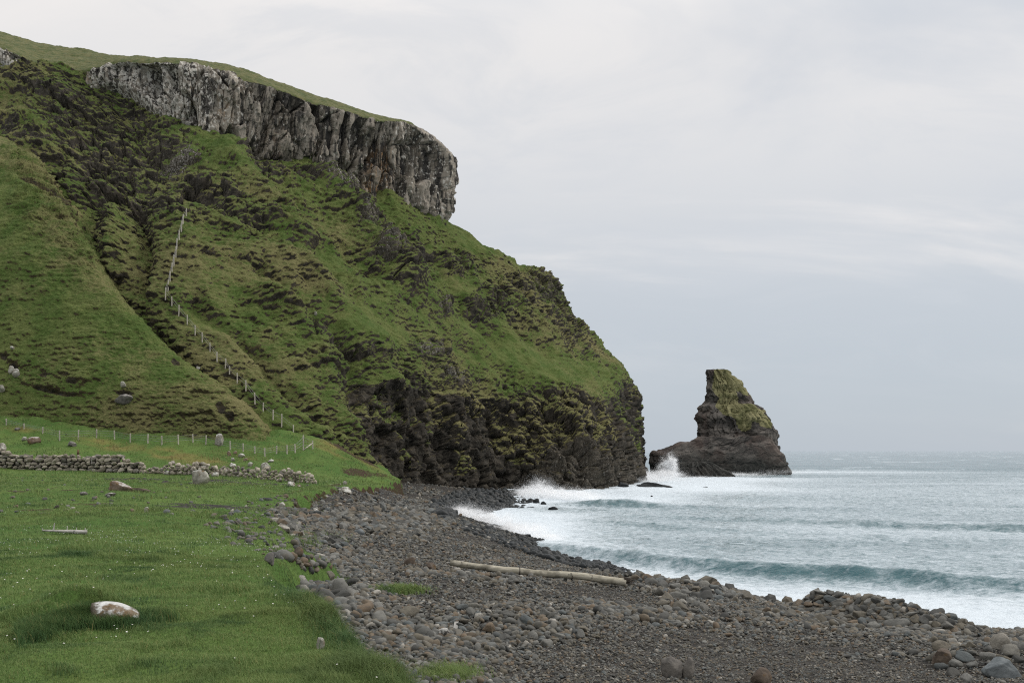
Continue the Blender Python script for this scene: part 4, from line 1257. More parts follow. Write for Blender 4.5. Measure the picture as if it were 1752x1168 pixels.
# ------------------------------------------------------------------ the uncountable shingle
def shingle():
    r = np.random.RandomState(77)
    parts = []
    for (y0, y1, n, s0, s1) in [(10.5, 22, 52000, 0.055, 0.17), (22, 34, 40000, 0.085, 0.24), (34, 60, 46000, 0.13, 0.32), (60, 120, 36000, 0.20, 0.40), (120, 175, 14000, 0.26, 0.45)]:
        Y = np.sqrt(r.uniform(y0 * y0, y1 * y1, n))
        lo, hi = -0.34, 0.56
        X = Y * r.uniform(lo, hi, n) + np.where(r.rand(n) < 0.12, r.uniform(0, 5, n), 0)
        z = beach_z(X, Y)
        d = field_drop(X, Y)
        ok = (z > -0.12) & (d > -0.3)
        X, Y, z = X[ok], Y[ok], z[ok]
        # a coarser band here and there
        co = 0.40 + 0.75 * sstep(-0.15, 0.40, fbm(pts3(X, Y), (5, 3, 3), 3, 220)) + 0.25 * sstep(-0.3, 1, -X / 20)
        px, py = proj(X, Y, z)
        co *= 1 + 1.0 * ell(px, py, [(850, 1075, 190, 40, 0, 1), (1180, 1010, 90, 30, 10, .8), (580, 1000, 110, 50, 30, .9), (1710, 1135, 60, 30, 0, .5), (620, 900, 180, 30, -10, .6)]) - 0.5 * ell(px, py, [(1400, 1095, 300, 26, 6, 1), (1690, 1095, 60, 14, 10, 1), (950, 1010, 150, 16, 5, .6)])
        s = np.exp(r.uniform(math.log(s0 * 0.85), math.log(s1), len(X))) * co * 0.62 * np.where((r.rand(len(X)) < 0.06) & (Y < 40), 1.5, 1)
        wet = sstep(1.05, 0.6, z + 0.35 * fbm(pts3(X, Y), 3, 3, 214)) * sstep(42, 50, Y)
        parts.append((np.stack([X, Y, z + s * r.uniform(-0.25, 0.55, len(X))], -1), s, wet))
    pos, s, wet = (np.concatenate([p[k] for p in parts]) for k in range(3))
    hi = (pos[:, 1] < 34) & (s > pos[:, 1] * 0.0034)
    me = scatter_mesh('shingle', pos[~hi], s[~hi], M_SHINGLE, 1, 5, wet=wet[~hi], facets=5, smooth=False)
    o = link('shingle', me)
    tag(o, 'grey and brown pebbles covering the whole beach', 'shingle', kind='stuff')
    me = scatter_mesh('cobbles', pos[hi], s[hi], M_SHINGLE, 2, 6, wet=wet[hi], facets=6)
    tag(link('shingle', me), 'larger cobbles mixed into the nearer shingle', 'shingle', kind='stuff')
    # wet boulders of the spit under the cliff and along the water's edge
    pts = poly_sample([(735, 866), (770, 848), (800, 840), (850, 836), (905, 848), (905, 868), (875, 876), (800, 873), (785, 884), (765, 892), (745, 882)], 800, (4.2, 2.0), r, 60000)
    ps = hit(pts[:, 0], pts[:, 1], beach_z)
    s = r.uniform(0.45, 0.95, len(ps))
    pts2 = poly_sample([(765, 882), (800, 895), (870, 914), (940, 930), (1000, 948), (1050, 966), (1030, 974), (985, 972), (930, 956), (860, 934), (790, 908), (760, 896)], 900, (4.4, 2.3), r, 60000)
    ps2 = hit(pts2[:, 0], pts2[:, 1], beach_z)
    s2 = r.uniform(0.22, 0.50, len(ps2))
    pp = np.vstack([ps, ps2])
    ss = np.concatenate([s, s2])
    pts3_ = poly_sample([(1335, 1052), (1365, 1018), (1410, 994), (1490, 1002), (1560, 1026), (1620, 1054), (1680, 1082), (1560, 1090), (1450, 1080), (1380, 1066)], 330, (8, 4), r, 40000)
    p3 = hit(pts3_[:, 0], pts3_[:, 1], beach_z)
    tag(link('heap_stones', scatter_mesh('heap_stones', p3, r.uniform(0.12, 0.2, len(p3)), M_SHINGLE, 2, 13, facets=5)), 'smaller stones filling the long heap', 'stones', kind='stuff')
    pp[:, 2] += ss * 0.15
    me = scatter_mesh('wet_stones', pp, ss * 0.62, M_SHINGLE, 2, 9, flat=(0.6, 0.95), wet=np.full(len(pp), 0.95), facets=5)
    tag(link('wet_stones', me), 'dark wet stones lining the water edge', 'stones', kind='stuff')
    # stones strewn through the turf where the pasture frays out
    pts = np.vstack([poly_sample([(370, 872), (500, 842), (530, 930), (480, 960), (400, 935), (350, 900)], 190, (5, 2.2), r), poly_sample([(480, 948), (560, 950), (610, 972), (520, 978)], 40, (6, 3), r), poly_sample([(0, 815), (330, 815), (360, 880), (0, 880)], 60, (14, 4), r)])
    ps = hit(pts[:, 0], pts[:, 1], field_z)
    s = r.uniform(0.08, 0.24, len(ps)) * np.where(r.rand(len(ps)) < 0.1, 1.5, 1)
    me = scatter_mesh('turf_stones', ps + np.array([0, 0, 0.01]), s * 0.6, M_SHINGLE, 2, 12)
    tag(link('turf_stones', me), 'scattered grey stones in the fraying turf', 'stones', kind='stuff')


shingle()


# ------------------------------------------------------------------ drystone walls
M_WALL = NT('wall_stone')
def _wall():
    m = M_WALL
    rnd, rnd2 = m.attr('rnd'), m.attr('rnd2')
    c = m.mix(rnd, (0.17, 0.150, 0.115), (0.42, 0.375, 0.305))
    c = m.mix(m.ramp(rnd2, 0.7, 0.95, 0, 0.7), c, (0.085, 0.080, 0.075))
    n1 = m.noise(7.0, 4, 0.65)
    c = m.mix(m.ramp(n1, 0.5, 0.72, 0, 0.7), c, (0.08, 0.07, 0.058))
    c = m.mix(m.ramp(m.noise(4.0, 4, 0.6, seed=5.0), 0.58, 0.7, 0, 0.7), c, (0.50, 0.48, 0.45))
    return m.done(c, 0.9, m.bump(n1, 0.6, 0.05), 0.2)
M_WALL = _wall()
M_CORE = mat_simple('wall_core', (0.03, 0.026, 0.022), (0.05, 0.044, 0.038), 3)


def dry_wall():
    r = np.random.RandomState(8)
    Y0 = 97.0
    topx = [-300, -60, 0, 25, 60, 100, 150, 195, 205, 206, 243, 246]
    topy = [745, 752, 768, 777, 781, 779, 781, 776, 779, 787, 790, 800]
    pos, size = [], []
    x = -280.0
    k = Y0 / F
    for layer in (0, 1):
        y = 808.5
        course = 0
        while y > 745:
            h = r.uniform(4.6, 8.0) if course > 0 else 8.0
            xx = -290 + r.uniform(0, 6)
            while xx < 245:
                w = r.uniform(5, 13) if course else r.uniform(8, 17)
                if y - h * 0.6 > np.interp(xx, topx, topy) + r.uniform(-1.5, 1.0):
                    p = P(xx, y - h / 2 + r.uniform(-1.2, 1.2), Y0)
                    pos.append((p[0], p[1] + r.uniform(-0.06, 0.08) + layer * 0.45, p[2]))
                    size.append((w * k / 2 * 1.16, 0.24, h * k / 2 * 1.18))
                xx += w * 0.97
            y -= h * 0.94
            course += 1
    pos, size = np.array(pos), np.array(size)
    n = len(pos)
    base = np.stack([pebble(2, 1200 + q, 10, 0.07, 0.5)[0] for q in range(16)])
    V = base[r.randint(0, 16, n)] * size[:, None, :]
    a = r.normal(0, 0.18, n)
    ca, sa = np.cos(a)[:, None], np.sin(a)[:, None]
    V = np.stack([V[..., 0] * ca - V[..., 2] * sa, V[..., 1], V[..., 0] * sa + V[..., 2] * ca], -1) + pos[:, None]
    nv = V.shape[1]
    Fc = (ICO[2][1][None] + (np.arange(n) * nv)[:, None, None]).reshape(-1, 3)
    me = mesh_np('drystone_wall', V.reshape(-1, 3), Fc, M_WALL, {'rnd': np.repeat(r.rand(n), nv), 'rnd2': np.repeat(r.rand(n), nv)}, False)
    o = link('drystone_wall', me)
    tag(o, 'intact drystone wall of beige stones along the pasture', 'wall')
    # rubble core behind the face stones
    xs = np.linspace(-285, 238, 90)
    ty = np.interp(xs, topx, topy) + 6
    rows = []
    for yo, z in ((0.12, 0), (0.12, 1), (0.42, 1), (0.42, 0)):
        rows.append([P(a_, (b_ if z else 812), Y0 + yo) for a_, b_ in zip(xs, ty)])
    g = np.array(rows, dtype=f4)
    me = mesh_np('wall_core', g.reshape(-1, 3), quads(4, 90), M_CORE)
    link('wall_core', me, o)
    # the tumbled stretch
    pos, size = [], []
    bx, by = [246, 290, 330, 370, 420, 470, 520, 540], [810, 811, 812, 812, 818, 822, 826, 828]
    ty = [801, 799, 792, 799, 804, 806, 811, 822]
    for x in np.arange(246, 540, 4.2):
        b, t = np.interp(x, bx, by), np.interp(x, bx, ty) + r.uniform(-4, 4)
        y = b
        while y > t:
            s = r.uniform(4.5, 9.0)
            p = hit(x + r.uniform(-2, 2), b, field_z)[0]
            kk = p[1] / F
            pos.append((p[0], p[1] + r.uniform(-0.3, 0.5), p[2] + (b - y + s * 0.35) * kk))
            size.append(s * kk / 2 * r.uniform(0.8, 1.25, 3))
            y -= s * 0.8
    pos, size = np.array(pos), np.array(size)
    n = len(pos)
    V = base[r.randint(0, 16, n)] * size[:, None, :]
    V = np.einsum('nij,nkj->nki', rotmats(n, r, 0.5), V) + pos[:, None]
    Fc = (ICO[2][1][None] + (np.arange(n) * nv)[:, None, None]).reshape(-1, 3)
    me = mesh_np('ruined_wall', V.reshape(-1, 3), Fc, M_WALL, {'rnd': np.repeat(np.clip(r.rand(n) * 1.1, 0, 1), nv), 'rnd2': np.repeat(r.rand(n), nv)})
    tag(link('ruined_wall', me), 'tumbled low stretch of stone wall trailing towards the beach', 'wall')
    for x, y, w, h, s in [(300, 811, 17, 11, 1), (345, 806, 20, 16, 2), (285, 812, 10, 8, 3), (368, 815, 14, 8, 4), (398, 800, 13, 9, 5)]:
        boulder('stone', ['', 'broad white block in the ruined wall next to the intact wall', 'high pale block where the ruined wall peaks', 'small pale block in the gap between the two walls', 'yellowish block at the foot of the ruined wall peak', 'jutting block on top of the ruined wall middle'][s], 'stone', x, y, w, h, B_WHITE, field_z, seed=130 + s)
    for q, (x, y, w, h) in enumerate([(412, 782, 13, 6), (420, 789, 8, 5), (428, 797, 10, 7), (391, 780, 7, 9), (398, 789, 7, 8), (402, 776, 7, 6), (463, 790, 12, 5)]):
        boulder('stone', ['widest stone of the line climbing from the ruined wall to the fence', 'middle stone of the line climbing to the fence', 'lowest stone of the line climbing to the fence', 'thin leaning stone uphill of the ruined wall', 'second leaning stone closer to the ruined wall', 'small dark red stone nearest the fence wire', 'flat pinkish stone behind the white slope boulder'][q], 'stone', x, y, w, h, B_WHITE if q % 2 == 0 else B_RED, field_z, seed=140 + q)


dry_wall()


# ------------------------------------------------------------------ fences
M_POST = mat_wood('pale_post_wood', (0.36, 0.33, 0.27), (0.52, 0.49, 0.42), 'z')
M_WIRE = NT('fence_wire').done((0.25, 0.25, 0.25), 0.5, None, 0.5, Metallic=0.6)


def rod(a, b, r0, r1=None, n=8, seg=1):
    """tube verts and quads between two points"""
    a, b = Vector(a), Vector(b)
    r1 = r0 if r1 is None else r1
    d = (b - a).normalized()
    s = d.orthogonal().normalized()
    t = d.cross(s)
    V, Q = [], []
    for k in range(seg + 1):
        f = k / seg
        c = a.lerp(b, f)
        for j in range(n):
            q = 2 * math.pi * j / n
            V.append(c + (s * math.cos(q) + t * math.sin(q)) * (r0 + (r1 - r0) * f))
    for k in range(seg):
        for j in range(n):
            Q.append((k * n + j, k * n + (j + 1) % n, (k + 1) * n + (j + 1) % n, (k + 1) * n + j))
    i0 = len(V)
    V += [a, b]
    for j in range(n):
        Q.append((i0, (j + 1) % n, j, j))
        Q.append((i0 + 1, seg * n + j, seg * n + (j + 1) % n, seg * n + (j + 1) % n))
    return V, Q


def mesh_py(name, V, Q, mat, smooth=True):
    me = bpy.data.meshes.new(name)
    me.from_pydata([tuple(v) for v in V], [], [tuple(dict.fromkeys(q)) for q in Q])
    me.materials.append(mat)
    for p in me.polygons:
        p.use_smooth = smooth
    me.update()
    return me


V, Q = rod((0, 0, -0.3), (0, 0, 1.0), 0.5, 0.47, 9, 3)
POST = mesh_py('post', V, Q, M_POST)
POST_BR = None


def fence(label, spots, wires):
    root = bpy.data.objects.new('post_and_wire_fence', None)
    COL.objects.link(root)
    tag(root, label, 'fence')
    root.location = spots[0][0]
    L0 = Vector(spots[0][0])
    tops = []
    for p, h, w in spots:
        o = link('post', POST, root)
        o.location = Vector(p) - L0
        o.scale = (w, w, h)
        o.rotation_euler = (random.gauss(0, 0.02), random.gauss(0, 0.025), random.random() * 3)
        tops.append((Vector(p) - L0, h))
    for f in wires:
        V, Q = [], []
        for (a, ha), (b, hb) in zip(tops[:-1], tops[1:]):
            v, q = rod(a + Vector((0, -0.06, ha * f)), b + Vector((0, -0.06, hb * f)), 0.014, n=5)
            Q += [tuple(i + len(V) for i in x) for x in q]
            V += v
        link('wire', mesh_py('wire', V, Q, M_WIRE), root)
    return root


low = [(11, 728, 12), (41, 733, 9), (73, 741, 11), (102, 753, 17), (134, 751, 16), (165, 750, 16), (196, 751, 15), (223, 757, 16), (253, 758, 16), (277, 761, 16), (278 + 0, 761, 0), (305, 759, 16), (330, 757, 15), (352, 760, 16), (394, 769, 15), (416, 772, 14), (436, 776, 13), (453, 780, 14), (473, 776, 14), (491, 776, 15), (505, 775, 16), (519, 769, 25), (535, 768, 15)]
low = [q for q in low if q[2]]
sp = []
for x, y, h in low:
    p = hit(x, y, field_z, y0=100, y1=126)[0]
    p = np.array(P(x, y, p[1])) if p[1] < 124 else np.array(P(x, y, 113))
    p[2] = field_z(p[:1], p[1:2])[0]
    sp.append((tuple(p), h * p[1] / F, 0.15))
fl = fence('pale post and wire fence along the foot of the spur behind the stone walls', sp, (0.35, 0.6, 0.85))
a, b = Vector(sp[-2][0]), Vector(sp[-1][0])
L0 = Vector(sp[0][0])
V, Q = rod(a - L0 + Vector((0.12, -0.05, 0.05)), b - L0 + Vector((0, -0.05, sp[-1][1] * 0.7)), 0.06, n=8)
link('strut', mesh_py('strut', V, Q, M_POST), fl)

sp = []
for x, y, h in [(319, 370, 13), (314.5, 382, 15), (311, 394, 15), (307, 410, 16), (304, 424, 16), (301, 437, 16), (298, 452, 16), (295, 466, 16), (291.5, 480, 16), (288, 494, 16), (284.5, 509, 17), (295, 521, 13), (307, 536, 15), (321, 553, 14), (334, 570, 14), (346.5, 583, 14), (359.5, 600, 14), (372.5, 615, 14), (386.5, 628, 14), (393, 638, 11), (406, 653, 15), (421, 666, 15), (437, 687, 16), (451, 701, 13), (467.5, 715, 15), (482, 726, 18), (502, 740, 13), (519, 768, 0)]:
    if not h:
        continue
    p = on_surface(HILL[:, :-50], x, y)
    sp.append((tuple(p - np.array([0, 0.15, 0.0])), h * p[1] / F, 0.16))
fence('pale post and wire fence climbing the steep hillside beside the gully', sp, (0.5, 0.85))

V, Q = rod((0, 0, -0.2), (0.02, 0, 1.0), 0.13, 0.10, 9, 3)
p = P(133.5, 781, 99.2)
o = link('wooden_stump', mesh_py('wooden_stump', V, Q, mat_wood('old_brown_post', (0.10, 0.066, 0.035), (0.19, 0.13, 0.07), 'z')), None, p)
o.scale = (1, 1, 0.72)
tag(o, 'short weathered brown post sticking up behind the drystone wall', 'post')


# ------------------------------------------------------------------ timber on the beach and in the grass
def log_mesh(a, b, r0, r1, n=18, seg=60, seed=1, wob=0.06):
    a, b = np.array(a, float), np.array(b, float)
    L = np.linalg.norm(b - a)
    d = (b - a) / L
    s = np.cross(d, [0, 0, 1.0])
    s /= np.linalg.norm(s)
    t = np.cross(s, d)
    f = np.linspace(0, 1, seg + 1)
    th = np.linspace(0, 2 * np.pi, n, endpoint=False)
    c = a + np.outer(f, b - a)
    off = fbm(pts3(f * L + seed * 9, f * 0), 1.8, 3, seed)
    c = c + np.outer(off * wob, t)
    ring = np.cos(th)[:, None] * s + np.sin(th)[:, None] * t
    rr = (r0 + (r1 - r0) * f)[:, None] * (1 + 0.07 * fbm(np.stack([f[:, None] * L * np.ones(n), np.cos(th) * np.ones((seg + 1, 1)), np.sin(th) * np.ones((seg + 1, 1))], -1).astype(f4), 0.5, 3, seed + 1))
    G = c[:, None, :] + ring[None] * rr[..., None]
    e0, e1 = c[0] + d * 0, c[-1]
    V = np.vstack([G.reshape(-1, 3), e0, e1])
    q = quads(seg + 1, n, wrap=True)
    tri = np.vstack([q[:, [0, 1, 2]], q[:, [0, 2, 3]], np.stack([np.roll(np.arange(n), -1), np.arange(n), np.full(n, len(V) - 2)], -1), np.stack([np.arange(n) + seg * n, np.roll(np.arange(n), -1) + seg * n, np.full(n, len(V) - 1)], -1)])
    return V, tri


M_LOG = mat_wood('bleached_pole_wood', (0.30, 0.278, 0.215), (0.43, 0.40, 0.325))
M_LOGEND = mat_wood('splintered_dark_wood', (0.045, 0.037, 0.030), (0.09, 0.075, 0.06))
M_DRIFT = mat_wood('silver_driftwood', (0.30, 0.285, 0.26), (0.50, 0.48, 0.45))


def pole():
    a, b = hit(770, 976, beach_z)[0], hit(1070, 1006, beach_z)[0]
    a[2] += 0.20
    b[2] += 0.22
    V, t = log_mesh(a, b, 0.098, 0.122, seed=3, wob=0.09)
    c = a.copy()
    root = link('wooden_pole', mesh_np('wooden_pole', V - c, t, M_LOG), None, c)
    tag(root, 'long pale wooden pole lying across the shingle', 'pole')
    d = (b - a) / np.linalg.norm(b - a)
    r = np.random.RandomState(4)
    Vs, Ts = [], []
    for k in range(9):
        off = r.normal(0, 0.045, 3)
        v, q = log_mesh(b + off - d * 0.05, b + off * 1.3 + d * r.uniform(0.08, 0.32), 0.04, 0.012, 7, 4, 5 + k, 0)
        Ts.append(q + sum(len(x) for x in Vs))
        Vs.append(v)
    link('splintered_end', mesh_np('splintered_end', np.vstack(Vs) - c, np.vstack(Ts), M_LOGEND), root)
    for f in (0.39, 0.69):
        v, q = log_mesh(a + (b - a) * f - d * 0.012, a + (b - a) * f + d * 0.012, 0.126, 0.126, 18, 2, 8, 0)
        link('band', mesh_np('band', v - c, q, M_LOGEND), root)


pole()


def branch():
    a, b = hit(72, 911, field_z)[0], hit(149, 914, field_z)[0]
    a[2] += 0.06
    b[2] += 0.05
    V, t = log_mesh(a, b, 0.022, 0.055, 10, 40, 21, 0.05)
    root = link('driftwood_branch', mesh_np('driftwood_branch', V - a, t, M_DRIFT), None, a)
    tag(root, 'silvery driftwood branch with upright snags on the grass', 'branch')
    k = a[1] / F
    for f, h, r_, lean in [(0.24, 12, 0.022, 0.15), (0.55, 8, 0.016, 0.05), (0.76, 6, 0.014, 0.0), (0.97, 6, 0.03, -0.25), (0.02, 3, 0.014, -0.9)]:
        p = a + (b - a) * f
        v, q = log_mesh(p, p + np.array([lean * h * k, 0.02, h * k + 0.02]), r_, r_ * 0.45, 8, 6, int(30 + f * 50), 0.01)
        link('snag', mesh_np('snag', v - a, q, M_DRIFT), root)


branch()

p = hit(779, 1077, beach_z)[0]
k = p[1] / F
M_BOARD = mat_simple('weathered_white_board', (0.56, 0.54, 0.50), (0.68, 0.66, 0.62), 9)
w, h, t = 7.5 * k / 2, 15 * k, 0.012
V = [(-w, -t, -0.05), (w, -t, -0.05), (w * 1.1, -t, h * 1.0), (-w * 0.75, -t, h * 0.93), (-w, t, -0.05), (w, t, -0.05), (w * 1.1, t, h * 1.0), (-w * 0.75, t, h * 0.93)]
o = link('broken_board', mesh_py('broken_board', V, [(0, 1, 2, 3), (5, 4, 7, 6), (1, 5, 6, 2), (4, 0, 3, 7), (3, 2, 6, 7), (4, 5, 1, 0)], M_BOARD, False), None, tuple(p))
o.rotation_euler = (-0.25, 0.14, 0.25)
tag(o, 'small pale board stuck upright between the cobbles', 'board')
boulder('boulder', 'speckled dark stone crusted white beside the upright board', 'boulder', 757, 1092, 26, 20, mat_boulder('barnacled_stone', (0.05, 0.047, 0.043), (0.09, 0.085, 0.078), (0.5, 0.49, 0.46), 0.85, 0, k=14), beach_z, seed=160)


# ------------------------------------------------------------------ grass
def blades(pos, h, w, lean, r):
    """bent three-piece blades in one mesh"""
    n = len(pos)
    a = r.uniform(0, 2 * np.pi, n)
    side = np.stack([np.cos(a), np.sin(a), np.zeros(n)], -1)
    b = a + np.pi / 2 + r.normal(0, 0.4, n)
    fwd = np.stack([np.cos(b), np.sin(b), np.zeros(n)], -1) * (lean * h)[:, None]
    fwd[:, 0] -= 0.12 * h                                            # combed by the sea wind
    up = np.array([0, 0, 1.0])
    m1 = pos + up * (h * 0.55)[:, None] + fwd * 0.3
    tip = pos + up * (h * (1 - 0.25 * np.minimum(lean, 1.5)))[:, None] + fwd
    sw = side * (w / 2)[:, None]
    base = pos - up * 0.02
    V = np.stack([base - sw, base + sw, m1 - sw * 0.75, m1 + sw * 0.75, tip], 1)
    i = (np.arange(n) * 5)[:, None, None]
    Fc = (np.array([[0, 1, 3], [0, 3, 2], [2, 3, 4]])[None] + i).reshape(-1, 3)
    tipa = np.tile([0, 0, .5, .5, 1], n)
    return V.reshape(-1, 3), Fc, np.repeat(r.rand(n), 5), tipa


M_LONG = mat_blade('long_grass_shade_tint', (0.032, 0.085, 0.032), (0.085, 0.150, 0.055))  # darker green of long grass, also painting in the shade on the ramp


def grass():
    r = np.random.RandomState(31)
    Ps, Hs, Ws, Ls, Ds = [], [], [], [], []

    def add(X, Y, h, dens=None, wf=0.00050, lean=(0.3, 0.9)):
        z = field_z(X, Y)
        d = field_drop(X, Y)
        ok = d < np.where(Y < 40, 3.0, 0.3)
        ok &= (z - beach_z(X, Y, False)) > -0.1
        ok &= scar(X, Y, z) < r.uniform(0.25, 0.6, len(X))
        X, Y, z, h = X[ok], Y[ok], z[ok], h[ok]
        Ds.append(straw(X, Y, z))
        h = h * (1 + 1.2 * Ds[-1])
        Ps.append(np.stack([X, Y, z], -1))
        Hs.append(h)
        Ws.append(np.maximum(0.0035, Y * wf) * r.uniform(0.7, 1.3, len(X)))
        Ls.append(r.uniform(*lean, len(X)))
    for y0, y1, n, h0, h1 in [(5.5, 12, 190000, 0.035, 0.085), (12, 20, 135000, 0.04, 0.095), (20, 38, 100000, 0.05, 0.12), (38, 70, 70000, 0.07, 0.16), (70, 122, 60000, 0.09, 0.24)]:
        Y = np.sqrt(r.uniform(y0 * y0, y1 * y1, n))
        X = r.uniform(-0.60, 0.02, n)
        X = np.where(X < -0.55, Y * -0.55 - r.uniform(0, 5, n), X * Y)
        clump = 0.55 + 1.1 * sstep(0.0, 0.5, fbm(pts3(X, Y), 0.6 + y0 * 0.01, 2, 240)) + 0.3 * fbm(pts3(X, Y), 2.5, 2, 241)
        add(X, Y, r.uniform(h0, h1, n) * clump)
    n_turf = len(Ps)
    # long grass: the ramp by the half-buried boulder and the lip of the bank
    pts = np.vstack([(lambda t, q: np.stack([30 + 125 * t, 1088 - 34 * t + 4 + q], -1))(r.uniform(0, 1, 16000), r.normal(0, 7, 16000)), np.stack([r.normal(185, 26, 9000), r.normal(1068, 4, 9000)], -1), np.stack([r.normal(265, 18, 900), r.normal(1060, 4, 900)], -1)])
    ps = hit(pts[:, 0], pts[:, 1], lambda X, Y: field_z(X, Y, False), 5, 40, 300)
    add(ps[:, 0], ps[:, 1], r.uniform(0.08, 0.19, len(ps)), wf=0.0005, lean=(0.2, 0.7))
    t = r.uniform(1.0, 6.2, 24000)
    E = np.array(EDGE[:9])
    ex = np.interp(t, np.arange(9), E[:, 0]) - np.abs(r.normal(0.1, 0.22, len(t)))
    ey = np.interp(t, np.arange(9), E[:, 1]) + r.normal(0, 0.2, len(t))
    add(ex, ey, r.uniform(0.09, 0.22, len(t)), wf=0.0005, lean=(0.5, 1.3))
    for nm, sl, mt, lb in (('grass', slice(0, n_turf), M_BLADE, 'short green pasture grass'), ('long_grass', slice(n_turf, None), M_LONG, 'long dark grass with ramp shade in its colour beside the half buried boulder and along the bank edge')):
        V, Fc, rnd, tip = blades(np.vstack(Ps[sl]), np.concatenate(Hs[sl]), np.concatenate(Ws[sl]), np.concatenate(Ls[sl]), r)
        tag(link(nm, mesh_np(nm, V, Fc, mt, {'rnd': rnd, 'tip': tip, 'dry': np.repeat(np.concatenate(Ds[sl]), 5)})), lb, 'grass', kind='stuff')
    # tufts sprouting from the shingle
    P2 = []
    for cx, cy, rx, ry, n in [(685, 1012, 42, 6, 2600), (770, 1158, 50, 14, 3000), (590, 1000, 14, 5, 250), (540, 925, 50, 14, 1500), (510, 880, 50, 22, 1800), (470, 872, 50, 12, 800)]:
        pts = np.stack([r.normal(cx, rx * 0.5, n), r.normal(cy, ry * 0.5, n)], -1)
        P2.append(hit(pts[:, 0], pts[:, 1], beach_z))
    P2 = np.vstack(P2)
    n = len(P2)
    V, Fc, rnd, tip = blades(P2, r.uniform(0.09, 0.24, n), np.maximum(0.004, P2[:, 1] * 0.0005), r.uniform(0.3, 1.1, n), r)
    o = link('beach_grass', mesh_np('beach_grass', V, Fc, M_BLADE, {'rnd': rnd, 'tip': tip}))
    tag(o, 'small patches of green grass growing through the shingle', 'grass', kind='stuff')


grass()


# ------------------------------------------------------------------ daisies
def daisy_mesh():
    V, Q, mi = [], [], []
    n = 11
    for k in range(n):
        a = 2 * math.pi * k / n
        c, s = math.cos(a), math.sin(a)
        i = len(V)
        for rr, ww, z in ((0.25, 0.10, 0.02), (0.8, 0.2, 0.10), (1.05, 0.07, 0.06)):
            V += [(rr * c - ww * s, rr * s + ww * c, z), (rr * c + ww * s, rr * s - ww * c, z)]
        Q += [(i, i + 1, i + 3, i + 2), (i + 2, i + 3, i + 5, i + 4)]
        mi += [0, 0]
    i = len(V)
    for k in range(8):
        a = 2 * math.pi * k / 8
        V.append((0.3 * math.cos(a), 0.3 * math.sin(a), 0.05))
    V.append((0, 0, 0.16))
    for k in range(8):
        Q.append((i + k, i + (k + 1) % 8, i + 8))
        mi.append(1)
    i = len(V)
    V += [(-0.07, 0, -5), (0.07, 0, -5), (0.07, 0, 0), (-0.07, 0, 0), (0, -0.07, -5), (0, 0.07, -5), (0, 0.07, 0), (0, -0.07, 0)]
    Q += [(i, i + 1, i + 2, i + 3), (i + 4, i + 5, i + 6, i + 7)]
    mi += [2, 2]
    me = mesh_py('daisy', V, Q, NT('daisy_petal').done((0.78, 0.78, 0.76), 0.7), True)
    me.materials.append(NT('daisy_eye').done((0.70, 0.45, 0.04), 0.7))
    me.materials.append(M_BLADE)
    for p, m in zip(me.polygons, mi):
        p.material_index = m
    return me


def daisies():
    r = np.random.RandomState(91)
    me = daisy_mesh()
    n = 1900
    Y = np.sqrt(r.uniform(7.5 ** 2, 26 ** 2, n))
    X = Y * r.uniform(-0.53, -0.08, n)
    m = (fbm(pts3(X, Y), 1.6, 3, 250) + r.uniform(-0.25, 0.25, n) > 0.02) & (field_drop(X, Y) < -0.25)
    X, Y = X[m], Y[m]
    o_ = np.argsort(Y)
    X, Y = X[o_], Y[o_]
    z = field_z(X, Y)
    for k in range(min(230, len(X))):
        o = link('daisy', me)
        s = r.uniform(0.0065, 0.0105)
        o.location = (X[k], Y[k], z[k] + r.uniform(0.045, 0.075))
        o.scale = (s, s, s)
        o.rotation_euler = (r.normal(0.25, 0.2), r.normal(0, 0.2), r.uniform(0, 6))
        tag(o, 'white daisy in the near pasture', 'daisy', 'daisies in the pasture')
    n0 = 230
    X, Y, z = X[n0:], Y[n0:], z[n0:]
    n = 1400
    Y2 = np.sqrt(r.uniform(24 ** 2, 80 ** 2, n))
    X2 = Y2 * r.uniform(-0.53, -0.15, n)
    mm = (fbm(pts3(X2, Y2), 5, 3, 251) + r.uniform(-0.2, 0.2, n) > 0.1) & (field_drop(X2, Y2) < -0.4)
    X, Y = np.concatenate([X, X2[mm]]), np.concatenate([Y, Y2[mm]])
    z = field_z(X, Y)
    n = len(X)
    th = np.arange(6) / 6 * 2 * np.pi
    disc = np.vstack([np.stack([np.cos(th), np.sin(th), 0 * th], -1), [[0, 0, 0.35]]])
    V = disc[None] * np.maximum(0.010, Y * 0.00028)[:, None, None] * r.uniform(0.7, 1.2, n)[:, None, None] + np.stack([X, Y, z + 0.06 + Y * 0.0008], -1)[:, None]
    Fc = (np.array([[k, (k + 1) % 6, 6] for k in range(6)])[None] + (np.arange(n) * 7)[:, None, None]).reshape(-1, 3)
    o = link('daisies', mesh_np('daisies', V.reshape(-1, 3), Fc, me.materials[0]))
    tag(o, 'white specks of distant daisies in the pasture', 'daisies', kind='stuff')


daisies()


